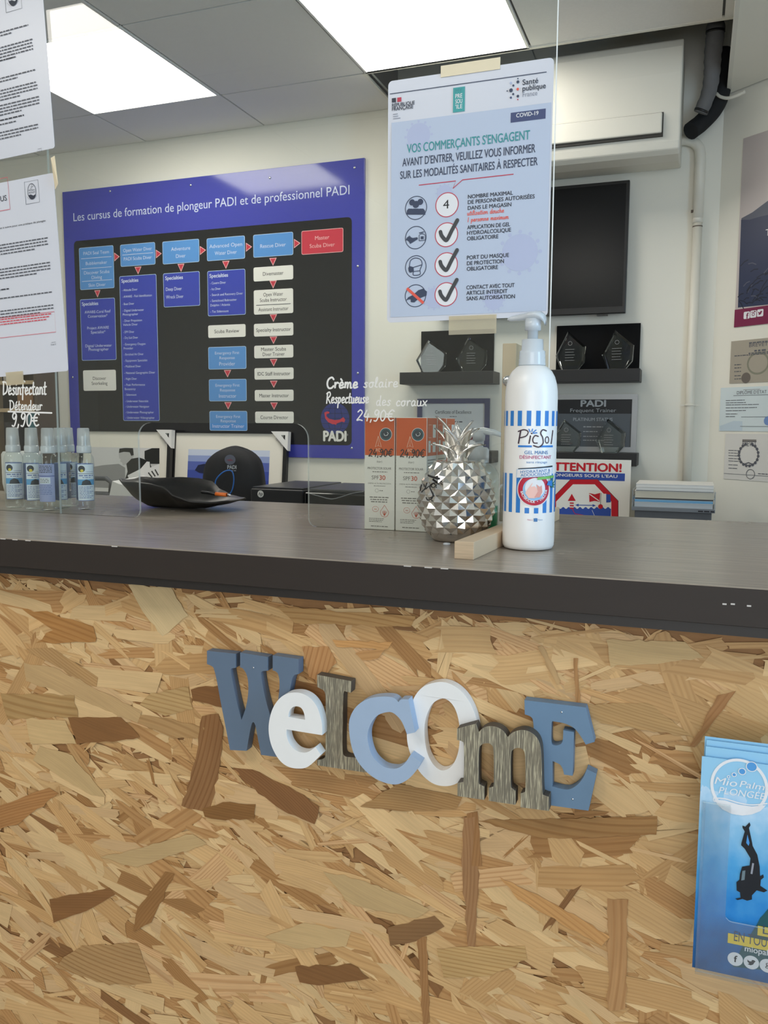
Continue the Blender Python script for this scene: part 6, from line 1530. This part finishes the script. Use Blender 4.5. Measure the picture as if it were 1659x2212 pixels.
# small clutter at the left behind the bottles
a, q = at(250, 1066, 2.7), at(300, 1040, 2.7)
t = thing('paper_stack', 'pile of white papers standing left of the black dish', 'papers', ((a.x+q.x)/2, 2.75, .7502))
b = MB(); b.add([(a.x-.06, 2.66, .7504), (q.x+.02, 2.66, .7504), (q.x+.02, 2.90, .7504), (a.x-.06, 2.90, .7504), (a.x, 2.68, q.z+.0), (q.x, 2.68, q.z-.03), (q.x, 2.88, q.z-.02), (a.x, 2.88, q.z+.01)], [(0, 1, 2, 3), (4, 5, 6, 7), (0, 1, 5, 4), (1, 2, 6, 5), (2, 3, 7, 6), (3, 0, 4, 7)], M_mag[0]); b.build('sheets', t, bevel=.002)
a, q = at(206, 1062, 2.85), at(246, 1040, 2.85)
t = thing('tape_dispenser', 'dark grey plastic desk tool left of the white papers', 'tool', ((a.x+q.x)/2, 2.85, .7502))
b = MB(); b.box(a.x-.1, q.x, 2.80, 2.88, .7504, a.z, mat('tool grey', (84, 86, 90), .5)); b.build('base', t, bevel=.01)
b = MB(); b.tube([Vector((a.x-.08, 2.84, a.z)), Vector((a.x-.06, 2.84, q.z+.01)), Vector((q.x-.03, 2.84, q.z+.012)), Vector((q.x-.005, 2.84, q.z-.005)), Vector((q.x-.01, 2.84, a.z))], .010, MATS['tool grey'], 10); b.build('handle', t)

# shelf unit at the far left
M_wood = mat('shelf wood', (196, 172, 136), .6, noise=.1, nscale=6, stretch=(1, 1, 8)); M_dk = mat('shelf back', (58, 50, 44), .7)
ysx = 3.22
xa, xb = at(-40, 900, ysx).x, at(82, 900, ysx).x; zt_s = at(60, 772, ysx).z
z1, z2 = at(40, 822, ysx).z, at(40, 882, ysx).z
t = thing('shelf_unit', 'brown open shelf unit at the far left behind the spray bottles', 'shelf unit', ((xa+xb)/2, 3.2, 0))
b = MB(); b.box(xa, xb, 3.345, 3.365, .0, zt_s, M_dk); b.build('back_panel', t)
for x in (xa, xb-.018): b = MB(); b.box(x, x+.018, ysx, 3.345, 0, zt_s, M_wood if x == xa else mat('shelf side', (92, 80, 70), .6)); b.build('side_panel', t)
for z in (.10, .45, .80, z2, z1): b = MB(); b.box(xa+.018, xb-.018, ysx+.002, 3.345, z-.018, z, M_wood); b.build('shelf', t)
def item(nm, lab, cat, pxa, pxb, pyt, z, m, Y=3.235, dp=.09, bv=.003):
    a, q = at(pxa, pyt, Y), at(pxb, pyt, Y); b = MB(); b.box(-(q.x-a.x)/2, (q.x-a.x)/2, 0, dp, 0, a.z-z-.0005, m)
    o = b.build(nm, bevel=bv); o.location = ((a.x+q.x)/2, Y, z+.0003); tag(o, lab, cat); return o
a = at(28, 790, 3.28); tb = MB(); tb.lathe([(.0001, 0), (.045, 0), (.050, .07), (.052, .075), (.052, .10), (.0001, .102)], M_white, seg=28)
o = tb.build('tub'); o.location = (a.x, 3.28, z1+.0005); tag(o, 'white plastic tub on the top shelf of the brown shelf unit', 'tub')
item('cardboard_box', 'brown cardboard box on the middle shelf of the brown shelf unit', 'box', 36, 70, 838, z2, mat('cardboard', (150, 112, 78), .8, noise=.1, nscale=20))
item('bottle_carton', 'small teal carton on the lower shelf of the brown shelf unit', 'carton', 60, 76, 892, .80, mat('teal carton', (70, 120, 130), .5))
item('file_binder', 'dark binder on the lower shelf of the brown shelf unit', 'binder', 10, 40, 912, .80, mat('dark binder', (52, 48, 50), .5))
M_can = mat('white canister', (226, 226, 222), .4)
q = at(52, 1090, 1.27); cb = MB(); cb.lathe([(.0001, 0), (.016, .0), (.027, .004), (.034, .014), (.037, .03), (.037, .085), (.034, .090), (.0001, .091)], M_can, seg=36)
o = cb.build('canister'); o.location = (q.x, 1.27, ZT+.0003); tag(o, 'white rounded plastic canister behind the row of spray bottles', 'canister')

# papers and posters on the angled wall
nW = Vector((-math.sin(A), -math.cos(A), 0))
def onwall(px, py, off=.002):
    o_ = Vector((CX, CY, 0))+nW*off; d = ray(px, py); return EYE+d*(nW.dot(o_-EYE)/nW.dot(d))
def wall_sheet(nm, lab, cat, pl, W_, m, off=.002, th=.0006):
    q = onwall(*pl, off); t = thing(nm, lab, cat, q, (0, 0, -A)); return t
def sheet_rect(t, pxs, pyt, pyb, W_, m, th=.0008):
    s = Sheet(t, y=0, step=3e-4); a = s.uv(pxs, pyt); q = s.uv(pxs, pyb); M_ = mtx(t)
    b = MB(); b.box(0, W_, 0, th, q[1], a[1], m, M_); s.po = b.build('paper', t); return s, a[1], q[1]
M_psky = mat('poster dusk', (196, 186, 184), .3, noise=.05, nscale=4); I_pg = ink('poster slate', (88, 92, 108), .3); I_pd = ink('poster deep', (52, 60, 88), .3); I_pcr = ink('poster crimson', (128, 40, 78), .3); I_pk = ink('poster dark fish', (36, 42, 58), .3)
t = wall_sheet('dive_poster', 'tall dive poster of a dark sea slope above a shoal, crimson band at its foot', 'poster', (1596, 500), .5, None)
s, z1, z0 = sheet_rect(t, 1598, 302, 706, .50, M_psky)
w7 = lambda x, y: s.uv(1160+x/3.16, y/3.16)
s.poly([w7(*p) for p in ((1396, 1490), (1470, 1450), (1530, 1405), (1577, 1370))]+[(.50, w7(1577, 1300)[1]), (.50, w7(1577, 2100)[1]), w7(1372, 2100)], I_pg, 1)
s.poly([w7(1394, 1500), w7(1450, 1500), w7(1520, 1480), (.5, w7(1577, 1470)[1]), (.5, w7(1577, 2100)[1]), w7(1372, 2100)], I_pd, 2)
rr_ = random.Random(12)
for k in range(150):
    x = rr_.uniform(.006, .48); z = w7(1400, 2095)[1]+abs(rr_.gauss(0, .5))*.14; l = rr_.uniform(.02, .05); an = rr_.gauss(.1, .5)
    x1_ = min(max(x+l*math.cos(an), .004), .49); s.line([(x, z), ((x+x1_)/2, z+l*math.sin(an)/2+.004), (x1_, z+l*math.sin(an))], .0035, rr_.choice((I_pk, I_pk, I_pg)), 3)
s.poly([(0, z0), (.5, z0), (.5, w7(1577, 2085)[1]), (0, w7(1376, 2112)[1])], I_pcr, 5)
for k, cx in enumerate((1434, 1479, 1526)):
    e0 = w7(cx, 2152-k*8); r_ = .0125; s.rrect(e0[0]-r_, e0[1]-r_, e0[0]+r_, e0[1]+r_, .004, I_wht, 6)
    if k == 0: s.text('f', e0[0]+.003, e0[1]-.0115, .019, I_pcr, al='C', bold=.04, lay=7)
    elif k == 1: s.ring(e0[0], e0[1]-.001, .0058, .0022, I_pcr, 7, 18); s.rect(e0[0]-.009, e0[1]+.006, e0[0]+.009, e0[1]+.0078, I_pcr, 7); s.rect(e0[0]+.003, e0[1]+.0075, e0[0]+.0085, e0[1]+.0105, I_pcr, 7)
    else: s.poly([(e0[0]+x_*.0075, e0[1]+z_*.0075) for x_, z_ in ((-1.1, .7), (-.6, .3), (0, .35), (.1, .8), (.6, .9), (1.1, .6), (.8, .2), (.5, -.5), (-.2, -.9), (-1, -.7), (-.5, -.4), (-1, 0))], I_pcr, 7)
e0 = w7(1562, 1612); s.text('T', e0[0], e0[1], .022, I_wht, lay=6)
s.build('poster_printing', parent=s.po)
M_lamg = mat('grey certificate paper', (172, 164, 150), .25, noise=.06, nscale=10); M_lamb = mat('pale blue certificate paper', (214, 226, 230), .3, noise=.03, nscale=12); M_lamw = mat('white certificate paper', (222, 220, 216), .3, noise=.03, nscale=12)
w8 = lambda x, y: (1459+x/4.425, 640+y/4.425)
t = wall_sheet('certificate_sheet', 'brownish grey laminated diving certificate, topmost of the three under the poster', 'certificate', w8(525, 620), .3, None)
s, z1, z0 = sheet_rect(t, w8(525, 0)[0], w8(0, 432)[1], w8(0, 834)[1], .297, M_lamg); g8 = lambda x, y: s.uv(*w8(x, y))
e0 = g8(705, 487); s.text('BREVET', e0[0], e0[1], .0125, I_txt, lay=2, w=.075); e0 = g8(705, 452); s.greek(e0[0], e0[0]+.08, e0[1], .004, I_txt); e0 = g8(755, 530); s.greek(e0[0], e0[0]+.05, e0[1], .006, I_txt); e0 = g8(700, 552); s.greek(e0[0], e0[0]+.08, e0[1], .004, I_txt)
for y in (575, 660, 690, 725, 765, 795): e0 = g8(565, y); s.greek(e0[0], e0[0]+(.23 if y == 575 else .028), e0[1], .003, I_txt)
e0 = g8(790, 640); s.ring(e0[0], e0[1], .045, .007, ink('certificate wreath', (136, 136, 120)), 1, 24, rz=.04); e0 = g8(675, 780); s.disc(e0[0], e0[1], .019, ink('stamp dark', (112, 104, 98)), 2, 18); s.build('certificate_printing', parent=s.po)
t = wall_sheet('certificate_sheet', 'pale blue state diploma sheet, middle one of the three under the poster', 'certificate', w8(425, 1070), .3, None)
s, z1, z0 = sheet_rect(t, w8(428, 0)[0], w8(0, 876)[1], w8(0, 1288)[1], .30, M_lamb)
e0, e1 = g8(588, 938), g8(872, 928); s.text("DIPLÔME D'ÉTAT", e0[0], (e0[1]+e1[1])/2, .0115, I_txt, lay=2, w=e1[0]-e0[0]); e0 = g8(555, 953); s.rect(e0[0], e0[1], e0[0]+.2, e0[1]+.0016, I_txt, 2)
e0, e1 = g8(650, 898), g8(812, 884); s.rect(e0[0], e0[1], e1[0], e1[1], ink('clip grey', (176, 182, 186)), 2)
for y, L_ in ((1000, .08), (1022, .085), (1042, .14), (1070, .13), (1097, .085), (1128, .05), (1153, .04)): e0 = g8(482, y); s.greek(e0[0], e0[0]+L_, e0[1], .0022, I_txt, wl=9)
e0 = g8(630, 1155); s.rect(e0[0], e0[1], e0[0]+.15, e0[1]+.0014, I_txt, 2); e0 = g8(620, 1245); s.rect(e0[0], e0[1], e0[0]+.13, e0[1]+.0014, I_txt, 2)
s.poly([g8(*p) for p in ((425, 1240), (560, 1190), (640, 1195), (640, 1285), (428, 1285))], ink('diploma wash', (196, 212, 224)), 1); e0 = g8(885, 1190); s.disc(min(e0[0], .275), e0[1], .016, ink('diploma seal', (120, 150, 200)), 2, 16); s.build('certificate_printing', parent=s.po)
t = wall_sheet('certificate_sheet', 'white certificate sheet with a laurel wreath, lowest of the three under the poster', 'certificate', w8(470, 1500), .3, None)
s, z1, z0 = sheet_rect(t, w8(468, 0)[0], w8(0, 1312)[1], w8(0, 1745)[1], .30, M_lamw)
e0, e1 = g8(640, 1392), g8(775, 1370); s.rect(e0[0], e0[1], e1[0], e1[1], ink('clip dark', (128, 124, 120)), 2); e0 = g8(640, 1432); s.text('BREVET', e0[0], e0[1], .018, I_txt, lay=2, w=e1[0]-g8(640, 1392)[0])
e0 = g8(700, 1515); s.ring(e0[0], e0[1], .040, .003, I_dtx, 3, 30, a0=PI/2+.35, a1=2*PI+PI/2-.35)
for k in range(18):
    an = PI/2+.35+(2*PI-.7)*k/17; s.disc(e0[0]+.040*math.cos(an), e0[1]+.040*math.sin(an), .0058, I_txt, 4, 6)
s.line([g8(640, 1612), g8(700, 1590), g8(752, 1612)], .004, I_txt, 3)
for y in (1475, 1500, 1525, 1552, 1576, 1612, 1645): e0 = g8(508, y); s.greek(e0[0], e0[0]+.05-.01*(y > 1580), e0[1], .0022, I_txt, wl=7)
e0 = g8(465, 1695); s.rect(e0[0], e0[1], e0[0]+.25, e0[1]+.0014, I_txt, 2); e0 = g8(718, 1700); s.ring(e0[0], e0[1], .018, .002, I_txt, 3, 22); e0 = g8(790, 1700); s.greek(e0[0], e0[0]+.06, e0[1], .003, I_txt); s.build('certificate_printing', parent=s.po)
